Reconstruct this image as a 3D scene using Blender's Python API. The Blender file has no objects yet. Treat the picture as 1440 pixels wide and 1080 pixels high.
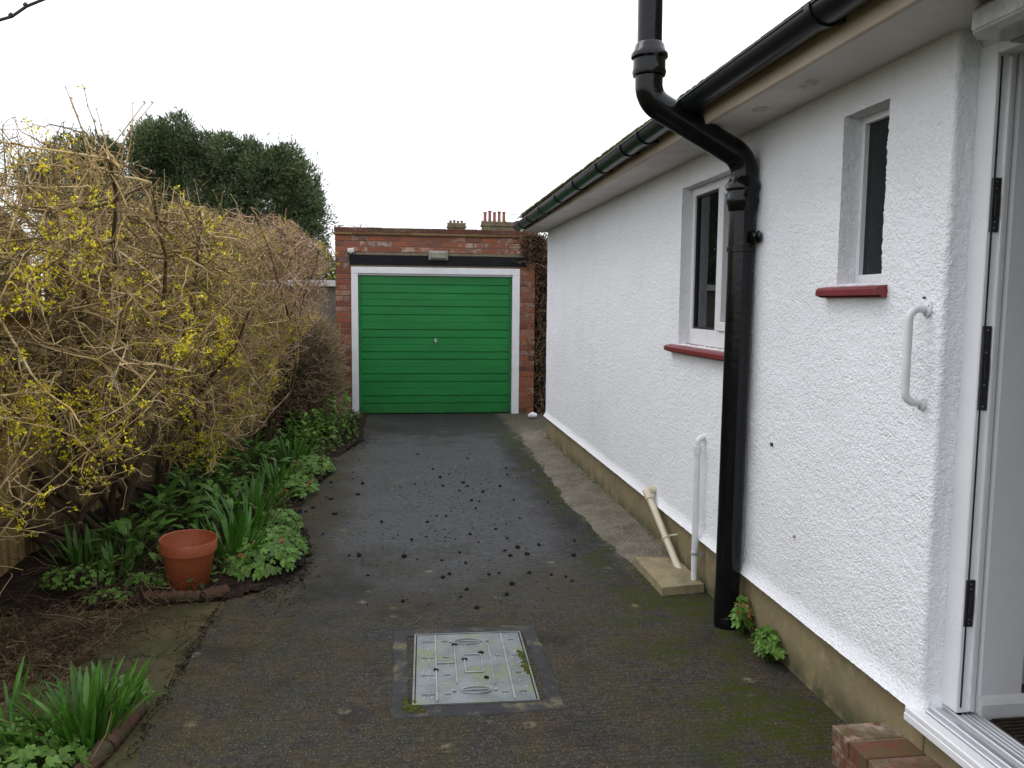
import bpy, math, random
import numpy as np
from math import radians, sin, cos, pi
from mathutils import Matrix, Vector, kdtree

S = bpy.context.scene
COL = S.collection
rng = np.random.default_rng(7)
random.seed(7)

# ------------------------------------------------------------------ camera
def setup_camera():
    f, yaw, pitch, roll, h = 1165.0, .1328, .097, -.0092, 1.58
    cy, sy = cos(yaw), sin(yaw)
    fw = np.array([sy*cos(pitch), cy*cos(pitch), -sin(pitch)])
    r = np.array([cy, -sy, 0.0]); d = np.cross(fw, r)
    r2 = cos(roll)*r + sin(roll)*d; d2 = -sin(roll)*r + cos(roll)*d
    m = Matrix(((r2[0], -d2[0], -fw[0], 0), (r2[1], -d2[1], -fw[1], 0), (r2[2], -d2[2], -fw[2], h), (0, 0, 0, 1)))
    cd = bpy.data.cameras.new('camera'); cd.sensor_width = 36; cd.lens = f/1440*36
    cd.clip_start = .05; cd.clip_end = 2000
    co = bpy.data.objects.new('camera', cd); COL.objects.link(co); co.matrix_world = m
    S.camera = co
setup_camera()

# ------------------------------------------------------------------ world, sun, exposure
SUN_EL, SUN_AZ = 55, -60          # azimuth measured from +Y towards +X
w = bpy.data.worlds.new('World'); S.world = w; w.use_nodes = True
nt = w.node_tree; nt.nodes.clear()
sky = nt.nodes.new('ShaderNodeTexSky'); sky.sky_type = 'NISHITA'; sky.sun_disc = False
sky.sun_elevation = radians(SUN_EL); sky.sun_rotation = radians(SUN_AZ); sky.dust_density = 3
mx = nt.nodes.new('ShaderNodeMix'); mx.data_type = 'RGBA'; mx.inputs[0].default_value = .86
# white overcast layer: brighter overhead than at the horizon, as a covered sky is
tcw = nt.nodes.new('ShaderNodeTexCoord'); sxw = nt.nodes.new('ShaderNodeSeparateXYZ'); nt.links.new(tcw.outputs['Generated'], sxw.inputs[0])
mrw = nt.nodes.new('ShaderNodeMapRange'); mrw.inputs[1].default_value = 0; mrw.inputs[2].default_value = 1; nt.links.new(sxw.outputs[2], mrw.inputs[0])
ov = nt.nodes.new('ShaderNodeMix'); ov.data_type = 'RGBA'; ov.inputs[6].default_value = (11.6, 11.8, 12.4, 1); ov.inputs[7].default_value = (17.0, 17.5, 18.8, 1)
nt.links.new(mrw.outputs[0], ov.inputs[0]); nt.links.new(ov.outputs[2], mx.inputs[7])
bg = nt.nodes.new('ShaderNodeBackground'); bg.inputs[1].default_value = .1
wo = nt.nodes.new('ShaderNodeOutputWorld')
nt.links.new(sky.outputs[0], mx.inputs[6]); nt.links.new(mx.outputs[2], bg.inputs[0]); nt.links.new(bg.outputs[0], wo.inputs[0])
sl = bpy.data.lights.new('sun', 'SUN'); sl.energy = .5; sl.angle = radians(25); sl.color = (1, .97, .92)
so = bpy.data.objects.new('sun', sl); COL.objects.link(so)
so.rotation_euler = Vector((sin(radians(SUN_AZ))*cos(radians(SUN_EL)), cos(radians(SUN_AZ))*cos(radians(SUN_EL)), sin(radians(SUN_EL)))).to_track_quat('Z', 'Y').to_euler()
S.view_settings.view_transform = 'Standard'; S.view_settings.look = 'None'
S.view_settings.gamma = 1; S.view_settings.use_curve_mapping = False
S.view_settings.exposure = .22
S.cycles.max_bounces = 6; S.cycles.diffuse_bounces = 2; S.cycles.glossy_bounces = 3; S.cycles.transmission_bounces = 3

# ------------------------------------------------------------------ helpers: materials
def mixcol(nt, fac, a, b, mode='MIX'):
    n = nt.nodes.new('ShaderNodeMix'); n.data_type = 'RGBA'; n.blend_type = mode
    for i, v in ((0, fac), (6, a), (7, b)):
        if isinstance(v, (int, float)): n.inputs[i].default_value = v
        elif isinstance(v, tuple): n.inputs[i].default_value = (*v[:3], 1)
        else: nt.links.new(v, n.inputs[i])
    return n.outputs[2]
def coords(nt, scale=(1, 1, 1), kind='Object'):
    tc = nt.nodes.new('ShaderNodeTexCoord'); mp = nt.nodes.new('ShaderNodeMapping')
    mp.inputs['Scale'].default_value = scale
    nt.links.new(tc.outputs[kind], mp.inputs[0]); return mp.outputs[0]
def noise(nt, vec, scale, detail=4, rough=.6, lo=None, hi=None, dist=0):
    n = nt.nodes.new('ShaderNodeTexNoise'); n.inputs['Scale'].default_value = scale
    n.inputs['Detail'].default_value = detail; n.inputs['Roughness'].default_value = rough
    n.inputs['Distortion'].default_value = dist
    nt.links.new(vec, n.inputs['Vector']); o = n.outputs[0]
    if lo is not None: o = ramp(nt, o, lo, hi)
    return o
def ramp(nt, o, lo, hi, a=0., b=1.):
    m = nt.nodes.new('ShaderNodeMapRange'); m.interpolation_type = 'SMOOTHSTEP'
    for i, v in ((1, lo), (2, hi), (3, a), (4, b)): m.inputs[i].default_value = v
    nt.links.new(o, m.inputs[0]); return m.outputs[0]
def math_(nt, op, a, b=0.0, c=0.0):
    n = nt.nodes.new('ShaderNodeMath'); n.operation = op
    for i, v in enumerate((a, b, c)):
        if isinstance(v, (int, float)): n.inputs[i].default_value = v
        else: nt.links.new(v, n.inputs[i])
    return n.outputs[0]
def island(nt, col, lo, hi):
    g = nt.nodes.new('ShaderNodeNewGeometry'); hs = nt.nodes.new('ShaderNodeHueSaturation')
    nt.links.new(ramp(nt, g.outputs['Random Per Island'], 0, 1, lo, hi), hs.inputs['Value']); nt.links.new(col, hs.inputs['Color']); return hs.outputs[0]
def bump(nt, bs, h, strength, dist=.005, prev=None):
    n = nt.nodes.new('ShaderNodeBump'); n.inputs['Strength'].default_value = strength; n.inputs['Distance'].default_value = dist
    nt.links.new(h, n.inputs['Height'])
    if prev is not None: nt.links.new(prev, n.inputs['Normal'])
    nt.links.new(n.outputs[0], bs.inputs['Normal']); return n.outputs[0]
def base(name, rough=.6, spec=.5):
    m = bpy.data.materials.new(name); m.use_nodes = True; nt = m.node_tree
    bs = nt.nodes['Principled BSDF']; bs.inputs['Roughness'].default_value = rough
    bs.inputs['Specular IOR Level'].default_value = spec
    return m, nt, bs
def simple(name, c1, c2=None, scale=8, rough=.6, spec=.5, lo=.35, hi=.65, bmp=None, objrand=0, c3=None, s3=3, l3=.5, h3=.7, metal=0, stretch=(1, 1, 1), roughvar=0, isl=None):
    m, nt, bs = base(name, rough, spec); bs.inputs['Metallic'].default_value = metal
    v = coords(nt, stretch)
    col = mixcol(nt, noise(nt, v, scale, 5, .65, lo, hi), c1, c2 or tuple(x*.8 for x in c1))
    if c3: col = mixcol(nt, noise(nt, v, s3, 5, .7, l3, h3), col, c3)
    if isl: col = island(nt, col, *isl)
    if objrand:
        oi = nt.nodes.new('ShaderNodeObjectInfo'); hs = nt.nodes.new('ShaderNodeHueSaturation')
        nt.links.new(ramp(nt, oi.outputs['Random'], 0, 1, 1-objrand, 1+objrand), hs.inputs['Value'])
        r2 = math_(nt, 'FRACT', math_(nt, 'MULTIPLY', oi.outputs['Random'], 17.3))
        nt.links.new(math_(nt, 'MULTIPLY_ADD', r2, .03, .485), hs.inputs['Hue'])
        nt.links.new(col, hs.inputs['Color']); col = hs.outputs[0]
    nt.links.new(col, bs.inputs['Base Color'])
    if bmp: bump(nt, bs, noise(nt, v, bmp[0], 5, .6), bmp[1], bmp[2] if len(bmp) > 2 else .005)
    if roughvar:
        nt.links.new(ramp(nt, noise(nt, v, 11, 4), .3, .7, rough-roughvar, rough+roughvar), bs.inputs['Roughness'])
    return m
def leafmat(name, c1, c2, rough=.45, scale=30, c3=None, trans=.25, objrand=.25, l3=.62, h3=.72, isl=(.6, 1.35)):
    m, nt, bs = base(name, rough, .35)
    v = coords(nt)
    col = mixcol(nt, noise(nt, v, scale, 3, .6, .35, .65), c1, c2)
    if c3: col = mixcol(nt, noise(nt, v, 7, 2, .5, l3, h3), col, c3)
    col = island(nt, col, *isl)
    oi = nt.nodes.new('ShaderNodeObjectInfo'); hs = nt.nodes.new('ShaderNodeHueSaturation')
    nt.links.new(ramp(nt, oi.outputs['Random'], 0, 1, 1-objrand, 1+objrand), hs.inputs['Value'])
    nt.links.new(col, hs.inputs['Color']); col = hs.outputs[0]
    nt.links.new(col, bs.inputs['Base Color'])
    tr = nt.nodes.new('ShaderNodeBsdfTranslucent'); nt.links.new(col, tr.inputs[0])
    ms = nt.nodes.new('ShaderNodeMixShader'); ms.inputs[0].default_value = trans
    nt.links.new(bs.outputs[0], ms.inputs[1]); nt.links.new(tr.outputs[0], ms.inputs[2])
    nt.links.new(ms.outputs[0], nt.nodes['Material Output'].inputs[0])
    return m

M = {}
# roughcast: blobs come from geometry near the camera, the finer grain from bump
def mk_render():
    m, nt, bs = base('roughcast_white', .75, .25); v = coords(nt, kind='Object')
    col = mixcol(nt, noise(nt, v, 1.3, 3, .65, .45, .8), (.855, .865, .885), (.80, .81, .825))
    col = mixcol(nt, noise(nt, v, 9, 4, .7, .62, .9), col, (.68, .68, .66))
    # thin run marks below the eaves
    st = noise(nt, coords(nt, (6, 6, .5)), 4, 3, .6, .6, .85)
    col = mixcol(nt, math_(nt, 'MULTIPLY', st, .35), col, (.5, .49, .45))
    nt.links.new(col, bs.inputs['Base Color'])
    vo = nt.nodes.new('ShaderNodeTexVoronoi'); vo.inputs['Scale'].default_value = 120; vo.feature = 'F1'
    nt.links.new(v, vo.inputs['Vector'])
    h = math_(nt, 'ADD', math_(nt, 'MULTIPLY', vo.outputs['Distance'], -1.0), noise(nt, v, 120, 1, .6))
    h = math_(nt, 'MULTIPLY', h, ramp(nt, noise(nt, v, 3.5, 3, .7), .3, .7, .65, 1.0)); bump(nt, bs, h, .9, .0036)
    return m
M['render'] = mk_render()
def mk_plinth():
    m, nt, bs = base('plinth_cement', .8, .3); v = coords(nt)
    col = mixcol(nt, noise(nt, v, 2.2, 5, .7, .3, .7), (.27, .215, .115), (.19, .155, .088))
    col = mixcol(nt, noise(nt, v, 14, 5, .7, .5, .8), col, (.33, .285, .18))
    sep = nt.nodes.new('ShaderNodeSeparateXYZ'); nt.links.new(v, sep.inputs[0])
    low = math_(nt, 'MULTIPLY', ramp(nt, sep.outputs[2], .16, 0), noise(nt, v, 6, 4, .6, .35, .6))
    col = mixcol(nt, low, col, (.07, .07, .035))
    nt.links.new(col, bs.inputs['Base Color']); bump(nt, bs, noise(nt, v, 45, 5, .7), .35, .006); return m
M['plinth'] = mk_plinth()
def mk_concrete():
    m, nt, bs = base('driveway_concrete', .4, .5); v = coords(nt)
    sep = nt.nodes.new('ShaderNodeSeparateXYZ'); nt.links.new(v, sep.inputs[0]); X, Y = sep.outputs[0], sep.outputs[1]
    big = noise(nt, v, .9, 6, .65)
    jit = math_(nt, 'MULTIPLY_ADD', noise(nt, v, 1.7, 5, .65), 1.0, -.5)
    Xj = math_(nt, 'ADD', X, math_(nt, 'MULTIPLY', jit, .55))
    Yj = math_(nt, 'ADD', Y, math_(nt, 'MULTIPLY', jit, 2.4))
    col = mixcol(nt, ramp(nt, big, .3, .7), (.031, .033, .038), (.016, .017, .020))
    # fine mottling and speckle of aggregate showing
    col = mixcol(nt, noise(nt, v, 46, 3, .8, .46, .66), col, (.052, .054, .057))
    col = mixcol(nt, noise(nt, v, 85, 2, .7, .52, .66), col, (.018, .018, .019))
    col = mixcol(nt, noise(nt, v, 4.5, 6, .75, .48, .72), col, (.018, .018, .018))
    col = mixcol(nt, noise(nt, v, 24, 5, .85, .50, .62), col, (.066, .067, .067))
    col = mixcol(nt, noise(nt, coords(nt, (1, 1.6, 1)), 19, 5, .85, .55, .66), col, (.012, .012, .013))
    sp = noise(nt, v, 120, 2, .6, .58, .70)
    nearf = ramp(nt, Yj, 5.6, 3.6)
    lf = ramp(nt, Xj, -.15, -.75)
    ob = math_(nt, 'MULTIPLY', math_(nt, 'MAXIMUM', math_(nt, 'MULTIPLY', nearf, .75), lf), noise(nt, v, 5, 7, .8, .30, .62))
    col = mixcol(nt, ob, col, mixcol(nt, noise(nt, v, 26, 5, .75, .35, .7), (.078, .060, .029), (.028, .023, .013)))
    col = mixcol(nt, math_(nt, 'MULTIPLY', sp, math_(nt, 'MULTIPLY_ADD', math_(nt, 'MAXIMUM', nearf, lf), .65, .30)), col, (.23, .20, .145))
    # older dark damp patches and lighter dried areas, irregular
    col = mixcol(nt, math_(nt, 'MULTIPLY', noise(nt, v, 1.5, 6, .75, .5, .66), .6), col, (.016, .016, .014))
    col = mixcol(nt, math_(nt, 'MULTIPLY', noise(nt, v, 2.1, 7, .8, .56, .72, 1.5), .5), col, (.085, .077, .058))
    # pale concrete haunch along the house
    rt = math_(nt, 'MULTIPLY', ramp(nt, Xj, 1.30, 1.48), ramp(nt, Y, 4.3, 5.0))
    col = mixcol(nt, rt, col, mixcol(nt, noise(nt, v, 22, 6, .75, .3, .75), (.21, .18, .13), (.085, .074, .052)))
    # moss: blotches, denser near the house foot and at slab joints
    ms_ = math_(nt, 'MULTIPLY', ramp(nt, Xj, .75, 1.35), ramp(nt, Yj, 5.2, 4.3))
    ms2 = math_(nt, 'MAXIMUM', ms_, math_(nt, 'MULTIPLY', math_(nt, 'MULTIPLY', ramp(nt, Xj, 1.05, 1.2), ramp(nt, Xj, 1.4, 1.25)), .8))
    ms3 = math_(nt, 'MAXIMUM', ms2, math_(nt, 'MULTIPLY', math_(nt, 'MAXIMUM', nearf, lf), .22))
    mossf = math_(nt, 'MULTIPLY', ms3, math_(nt, 'MULTIPLY', noise(nt, v, 2.6, 4, .7, .44, .56), noise(nt, v, 16, 5, .85, .40, .54)))
    col = mixcol(nt, mossf, col, mixcol(nt, noise(nt, v, 60, 3), (.026, .038, .006), (.062, .066, .012)))
    # pale leaf stains and lichen spots
    vo = nt.nodes.new('ShaderNodeTexVoronoi'); vo.inputs['Scale'].default_value = 5.5; nt.links.new(v, vo.inputs['Vector'])
    sp2 = math_(nt, 'MULTIPLY', ramp(nt, vo.outputs['Distance'], .20, .08), noise(nt, v, 30, 4, .7, .42, .6))
    sc = nt.nodes.new('ShaderNodeSeparateColor'); nt.links.new(vo.outputs['Color'], sc.inputs[0])
    sp2 = math_(nt, 'MULTIPLY', sp2, ramp(nt, sc.outputs[0], .55, .6))
    col = mixcol(nt, math_(nt, 'MULTIPLY', sp2, .85), col, (.20, .18, .11))
    # darker, greener band in front of the garage door
    col = mixcol(nt, math_(nt, 'MULTIPLY', ramp(nt, Yj, 9.4, 10.6), .55), col, (.022, .026, .018))
    nt.links.new(col, bs.inputs['Base Color'])
    wet = math_(nt, 'MULTIPLY', ramp(nt, Xj, 1.2, .9), ramp(nt, Xj, -.65, -.25))
    wet = math_(nt, 'MULTIPLY', wet, math_(nt, 'MULTIPLY', ramp(nt, Yj, 3.8, 5.6), ramp(nt, Yj, 10.2, 9.0)))
    r = math_(nt, 'MULTIPLY_ADD', wet, -.30, .80)
    r = math_(nt, 'ADD', r, math_(nt, 'MULTIPLY', mossf, .2))
    r = math_(nt, 'MULTIPLY_ADD', noise(nt, v, 3, 5, .7), .16, math_(nt, 'ADD', r, -.08))
    nt.links.new(r, bs.inputs['Roughness']); nt.links.new(math_(nt, 'MULTIPLY_ADD', math_(nt, 'MULTIPLY', wet, noise(nt, v, 26, 5, .85, .36, .58)), .42, .14), bs.inputs['Specular IOR Level'])
    # tamped ridges running across the drive
    wv = nt.nodes.new('ShaderNodeTexWave'); wv.bands_direction = 'Y'; wv.inputs['Scale'].default_value = 11
    wv.inputs['Distortion'].default_value = 2.2; wv.inputs['Detail'].default_value = 3; wv.inputs['Detail Scale'].default_value = 1.5
    nt.links.new(coords(nt, (.25, 1, 1)), wv.inputs['Vector'])
    b1 = bump(nt, bs, wv.outputs[0], .7, .007)
    bump(nt, bs, noise(nt, v, 75, 5, .8), .9, .006, b1)
    return m
M['concrete'] = mk_concrete()
M['haunch'] = simple('pale_gravelly_concrete', (.16, .142, .108), (.082, .073, .053), 5, .85, .25, .3, .7, (70, .8, .006), c3=(.30, .27, .21), s3=60, l3=.54, h3=.66)
M['path'] = simple('mossy_path_concrete', (.080, .064, .028), (.040, .040, .014), 3, .8, .25, .3, .65, (110, .6, .004), c3=(.11, .098, .065), s3=60, l3=.58, h3=.75)
M['slab'] = simple('pale_slab', (.29, .235, .135), (.21, .175, .105), 12, .75, .3, bmp=(120, .5, .003), c3=(.10, .10, .05), s3=4, l3=.55, h3=.75)
M['soil'] = simple('soil', (.030, .021, .014), (.014, .010, .007), 14, .95, .1, bmp=(40, 1, .02), c3=(.05, .033, .02), s3=50)
M['far_ground'] = simple('far_grass', (.05, .075, .025), (.03, .045, .018), .5, .95, .1)
def mk_brick(name, c1, c2, pale, moss=0.0):
    m, nt, bs = base(name, .85, .25); v = coords(nt)
    oi = nt.nodes.new('ShaderNodeObjectInfo'); rnd = oi.outputs['Random']
    col = mixcol(nt, rnd, c1, c2)
    r2 = math_(nt, 'FRACT', math_(nt, 'MULTIPLY', rnd, 23.7))
    ofs = nt.nodes.new('ShaderNodeVectorMath'); ofs.operation = 'ADD'; nt.links.new(v, ofs.inputs[0])
    cx = nt.nodes.new('ShaderNodeCombineXYZ'); nt.links.new(math_(nt, 'MULTIPLY', rnd, 90), cx.inputs[0]); nt.links.new(cx.outputs[0], ofs.inputs[1]); v2 = ofs.outputs[0]
    pf = math_(nt, 'MULTIPLY', noise(nt, v2, 10, 5, .7, .42, .6), ramp(nt, r2, .45, .75))
    col = mixcol(nt, math_(nt, 'MULTIPLY', pf, pale), col, (.42, .33, .27))
    col = mixcol(nt, noise(nt, v2, 35, 5, .7, .5, .8), col, tuple(x*.5 for x in c1))
    if moss: col = mixcol(nt, math_(nt, 'MULTIPLY', noise(nt, v2, 9, 6, .75, .45, .6), moss), col, (.09, .085, .04))
    nt.links.new(col, bs.inputs['Base Color']); bump(nt, bs, noise(nt, v2, 60, 5, .7), .6, .004); return m
M['brick'] = mk_brick('red_brick', (.27, .095, .048), (.115, .045, .032), .4)
M['brick_top'] = mk_brick('spalled_red_brick', (.29, .10, .055), (.17, .075, .055), .85)
M['brick_dark'] = mk_brick('coping_brick', (.13, .045, .03), (.075, .036, .026), .2, .5)
M['brick_step'] = mk_brick('step_brick', (.165, .062, .034), (.12, .05, .03), .8, .7)
M['mortar'] = simple('mortar', (.24, .19, .135), (.16, .125, .09), 20, .9, .2, bmp=(90, .5, .003))
M['creasing'] = simple('creasing_tile', (.22, .115, .05), (.15, .09, .045), 9, .85, .2, bmp=(50, .5), c3=(.11, .10, .04), s3=14, objrand=.2)
M['blackpaint'] = simple('black_gloss_paint', (.0035, .0035, .004), (.006, .006, .0065), 20, .14, .32, bmp=(38, .30, .003), roughvar=.06, c3=(.012, .012, .012), s3=8, l3=.62, h3=.8)
M['gutter'] = simple('dark_gutter_plastic', (.006, .009, .010), (.010, .013, .014), 12, .3, .25, bmp=(8, .12, .006), c3=(.03, .035, .022), s3=7, l3=.6, h3=.8)
M['lintel'] = simple('black_painted_timber', (.006, .006, .007), (.011, .011, .012), 14, .7, .2, bmp=(22, .6, .006), stretch=(.15, 1, 1))
M['white'] = simple('white_upvc', (.78, .79, .80), (.74, .75, .76), 5, .32, .45, roughvar=.05)
M['whitewood'] = simple('white_painted_wood', (.74, .745, .76), (.68, .68, .68), 9, .45, .4, bmp=(14, .2), c3=(.55, .52, .45), s3=25, l3=.66, h3=.8)
M['soffit'] = simple('soffit_paint', (.66, .625, .57), (.58, .545, .49), 3, .55, .35, bmp=(10, .12), c3=(.38, .34, .29), s3=4, l3=.6, h3=.85)
M['fascia'] = simple('fascia_paint', (.52, .43, .33), (.40, .32, .235), 4, .5, .4, bmp=(10, .2), stretch=(1, .3, 1), c3=(.28, .23, .16), s3=9, l3=.6, h3=.8)
M['redsill'] = simple('oxblood_sill_paint', (.20, .022, .028), (.16, .017, .022), 12, .38, .5, bmp=(30, .2), c3=(.28, .07, .07), s3=18, l3=.6, h3=.8)
M['glass'] = simple('dark_window_glass', (.004, .005, .005), (.006, .007, .006), 2, .02, .4)
M['seal'] = simple('rubber_seal', (.015, .015, .015), None, 5, .6)
M['green'] = simple('green_door_paint', (.004, .19, .032), (.003, .155, .026), 3, .38, .45, bmp=(9, .12), c3=(.008, .22, .05), s3=4, l3=.55, h3=.8, stretch=(.3, 1, 1.5))
def mk_grime(mat):
    nt = mat.node_tree; bs = nt.nodes['Principled BSDF']; old = bs.inputs['Base Color'].links[0].from_socket; v = coords(nt); sep = nt.nodes.new('ShaderNodeSeparateXYZ')
    g = nt.nodes.new('ShaderNodeNewGeometry'); nt.links.new(g.outputs['Position'], sep.inputs[0])
    f = math_(nt, 'MULTIPLY', ramp(nt, sep.outputs[2], .30, .0), noise(nt, v, 9, 6, .75, .35, .65))
    st = noise(nt, coords(nt, (5, 5, .6)), 5, 4, .7, .55, .8)
    col = mixcol(nt, math_(nt, 'MULTIPLY', f, .55), old, (.03, .06, .02)); col = mixcol(nt, math_(nt, 'MULTIPLY', st, .3), col, (.05, .16, .06)); nt.links.new(col, bs.inputs['Base Color'])
mk_grime(M['green'])
M['chrome'] = simple('dull_chrome', (.5, .5, .5), None, 10, .3, metal=1)
M['galv'] = simple('galvanised_steel', (.20, .215, .22), (.12, .14, .14), 7, .45, .5, metal=.4, bmp=(60, .2), c3=(.17, .20, .10), s3=5, l3=.46, h3=.66)
M['galvrib'] = simple('worn_raised_steel', (.34, .36, .36), (.22, .24, .24), 14, .4, .5, metal=.4)
M['coverframe'] = simple('cover_frame_concrete', (.030, .030, .030), (.019, .019, .019), 9, .7, .3, bmp=(90, .5, .003), c3=(.12, .105, .06), s3=7, l3=.5, h3=.68)
M['alu'] = simple('aluminium_threshold', (.62, .63, .65), (.55, .56, .58), 20, .32, metal=.8, stretch=(1, .05, 1))
M['steeldark'] = simple('dark_strike_steel', (.07, .07, .07), (.045, .045, .045), 20, .35, metal=.7)
M['cream'] = simple('cream_plastic', (.60, .54, .40), (.50, .44, .32), 6, .45, .45, c3=(.33, .30, .2), s3=14, l3=.6, h3=.8)
M['plaster'] = simple('interior_plaster', (.60, .60, .61), (.57, .57, .58), 2, .8, .2, bmp=(60, .15, .003))
M['skirt'] = simple('skirting_gloss', (.66, .66, .66), None, 5, .3)
M['mat'] = simple('brown_ribbed_mat', (.035, .026, .02), (.02, .015, .012), 40, .95, .1, bmp=(150, .8, .003))
M['carpet'] = simple('brown_speckled_carpet', (.20, .10, .06), (.06, .03, .02), 60, .95, .1, lo=.45, hi=.55, c3=(.4, .3, .22), s3=90, l3=.6, h3=.66)
M['ribglint'] = simple('lamp_rib_highlight', (.85, .85, .84), None, 12, .2)  # highlights on the glass ribs, put into a paler colour
M['lampglass'] = simple('ribbed_lamp_glass', (.42, .42, .40), (.34, .34, .31), 12, .22, .6)  # glass body coloured darker so the painted rib highlights stand out
M['lampbody'] = simple('grey_lamp_body', (.30, .30, .29), (.22, .22, .21), 9, .5)
M['oldglass'] = simple('dirty_lamp_glass', (.28, .27, .21), (.18, .17, .13), 14, .35, .5, bmp=(70, .5))
M['terracotta'] = simple('terracotta_pot', (.33, .085, .032), (.27, .07, .028), 7, .5, .4, bmp=(60, .12, .002), c3=(.36, .13, .07), s3=12, l3=.6, h3=.8)
M['rope'] = simple('clay_edging', (.105, .055, .034), (.07, .042, .028), 12, .9, .2, bmp=(60, .6), c3=(.06, .06, .03), s3=8)
M['bark'] = simple('forsythia_bark', (.50, .365, .165), (.31, .215, .095), 16, .85, .2, c3=(.56, .47, .33), s3=9, l3=.5, h3=.7, isl=(.28, 1.5))
M['bark2'] = simple('thicket_bark', (.54, .37, .22), (.34, .22, .13), 10, .85, .2, c3=(.48, .37, .28), s3=5, l3=.5, h3=.7, isl=(.28, 1.5))
M['bark3'] = simple('hedge_bark', (.40, .29, .175), (.24, .175, .10), 14, .9, .15, c3=(.15, .15, .07), s3=6, l3=.5, h3=.7, isl=(.4, 1.4))
M['trunkbark'] = simple('stem_bark', (.10, .068, .04), (.05, .035, .022), 10, .9, .2, bmp=(30, .8, .01), c3=(.07, .072, .035), s3=5)
M['thorn'] = simple('purple_twig', (.06, .04, .045), (.04, .028, .03), 20, .7)
M['yellow'] = leafmat('yellow_petal', (.80, .66, .02), (.62, .58, .03), .5, 60, trans=.35)
M['bud'] = leafmat('green_yellow_bud', (.42, .40, .04), (.30, .25, .05), .6, 60, trans=.2)
M['strap'] = leafmat('strap_leaf', (.038, .125, .012), (.075, .18, .022), .35, 14)
M['strap_far'] = leafmat('strap_leaf_back', (.040, .125, .012), (.075, .18, .022), .4, 20)
M['geranium'] = leafmat('geranium_leaf', (.075, .165, .022), (.125, .23, .04), .5, 26)
M['redleaf'] = leafmat('red_geranium_leaf', (.33, .09, .04), (.24, .10, .03), .5, 26)
M['comfrey'] = leafmat('broad_leaf', (.075, .175, .026), (.125, .24, .045), .45, 12)
M['nettle'] = leafmat('nettle_leaf', (.105, .23, .028), (.16, .31, .05), .5, 30)
M['weed'] = leafmat('ground_weed', (.06, .11, .018), (.10, .135, .03), .55, 30, (.11, .075, .03))
M['yew'] = leafmat('yew_foliage', (.075, .115, .045), (.14, .18, .08), .6, 2.5, trans=.3, objrand=0)
M['bright'] = leafmat('bright_hedge', (.09, .17, .02), (.14, .22, .03), .5, 5, trans=.3, objrand=0)
M['creeper'] = leafmat('dry_creeper', (.085, .028, .016), (.045, .020, .012), .6, 14, (.16, .06, .025), trans=.1, objrand=0)
M['litter'] = simple('leaf_litter', (.125, .085, .048), (.06, .04, .024), 9, .9, .1, c3=(.2, .14, .09), s3=14, l3=.55, h3=.7, isl=(.3, 1.8))
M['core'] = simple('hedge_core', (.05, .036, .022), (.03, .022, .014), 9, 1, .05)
M['moss'] = simple('moss', (.045, .058, .010), (.075, .08, .018), 30, .95, .1, bmp=(80, 1, .01))
M['clod'] = simple('dark_moss_clod', (.012, .011, .008), (.022, .019, .012), 60, .9, .2, bmp=(200, 1, .004))
M['fence'] = simple('fence_board', (.36, .245, .095), (.26, .175, .07), 5, .85, .2, bmp=(12, .5), stretch=(3, 3, .4), c3=(.10, .075, .04), s3=3, l3=.5, h3=.8, objrand=.2)
M['fencerail'] = simple('fence_rail', (.17, .125, .065), (.11, .085, .045), 6, .85, .2, bmp=(14, .5), stretch=(3, .4, 3))
M['tile'] = simple('mossy_roof_tile', (.105, .065, .042), (.07, .05, .035), 6, .9, .15, bmp=(30, .6), c3=(.13, .12, .04), s3=5, l3=.42, h3=.62)
M['stack'] = simple('far_chimney_brick', (.19, .15, .10), (.12, .095, .065), 3, .9, .15, c3=(.22, .2, .08), s3=1.5, l3=.5, h3=.7)
M['pot_clay'] = simple('chimney_pot_clay', (.36, .13, .08), (.26, .09, .055), 4, .8)
M['shedwall'] = simple('shed_wall', (.22, .20, .16), (.15, .14, .11), 3, .9, .2)
M['neighbour'] = simple('neighbour_wall', (.30, .235, .20), (.24, .19, .165), 3, .9, .2)
M['sensor'] = simple('white_sensor', (.7, .69, .66), None, 5, .4)

# ------------------------------------------------------------------ helpers: objects
ROOT = {}
def tag(o, label=None, cat=None, group=None, kind=None):
    if label: o['label'] = label
    if cat: o['category'] = cat
    if group: o['group'] = group
    if kind: o['kind'] = kind
    return o
def thing(name, loc, label, cat, group=None):
    o = bpy.data.objects.new(name, None); COL.objects.link(o); o.location = loc; o.empty_display_size = .1
    ROOT[o] = np.array(loc, float); return tag(o, label, cat, group)
def fastmesh(name, V, F, mat, smooth=False):
    """V (n,3) array; F (m,k) array or list of such arrays with differing k."""
    me = bpy.data.meshes.new(name); V = np.asarray(V, np.float32)
    Fs = F if isinstance(F, list) else [F]; Fs = [np.asarray(f, np.int32) for f in Fs if len(f)]
    me.vertices.add(len(V)); me.vertices.foreach_set('co', V.ravel())
    li = np.concatenate([f.ravel() for f in Fs]); tot = np.concatenate([np.full(len(f), f.shape[1], np.int32) for f in Fs])
    st = np.concatenate([[0], np.cumsum(tot)[:-1]]).astype(np.int32)
    me.loops.add(len(li)); me.loops.foreach_set('vertex_index', li)
    me.polygons.add(len(tot)); me.polygons.foreach_set('loop_start', st)
    try: me.polygons.foreach_set('loop_total', tot)
    except Exception: pass
    me.update(calc_edges=True); me.validate()
    me.polygons.foreach_set('use_smooth', np.full(len(tot), smooth))
    me.materials.append(mat if not isinstance(mat, str) else M[mat]); return me
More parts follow.
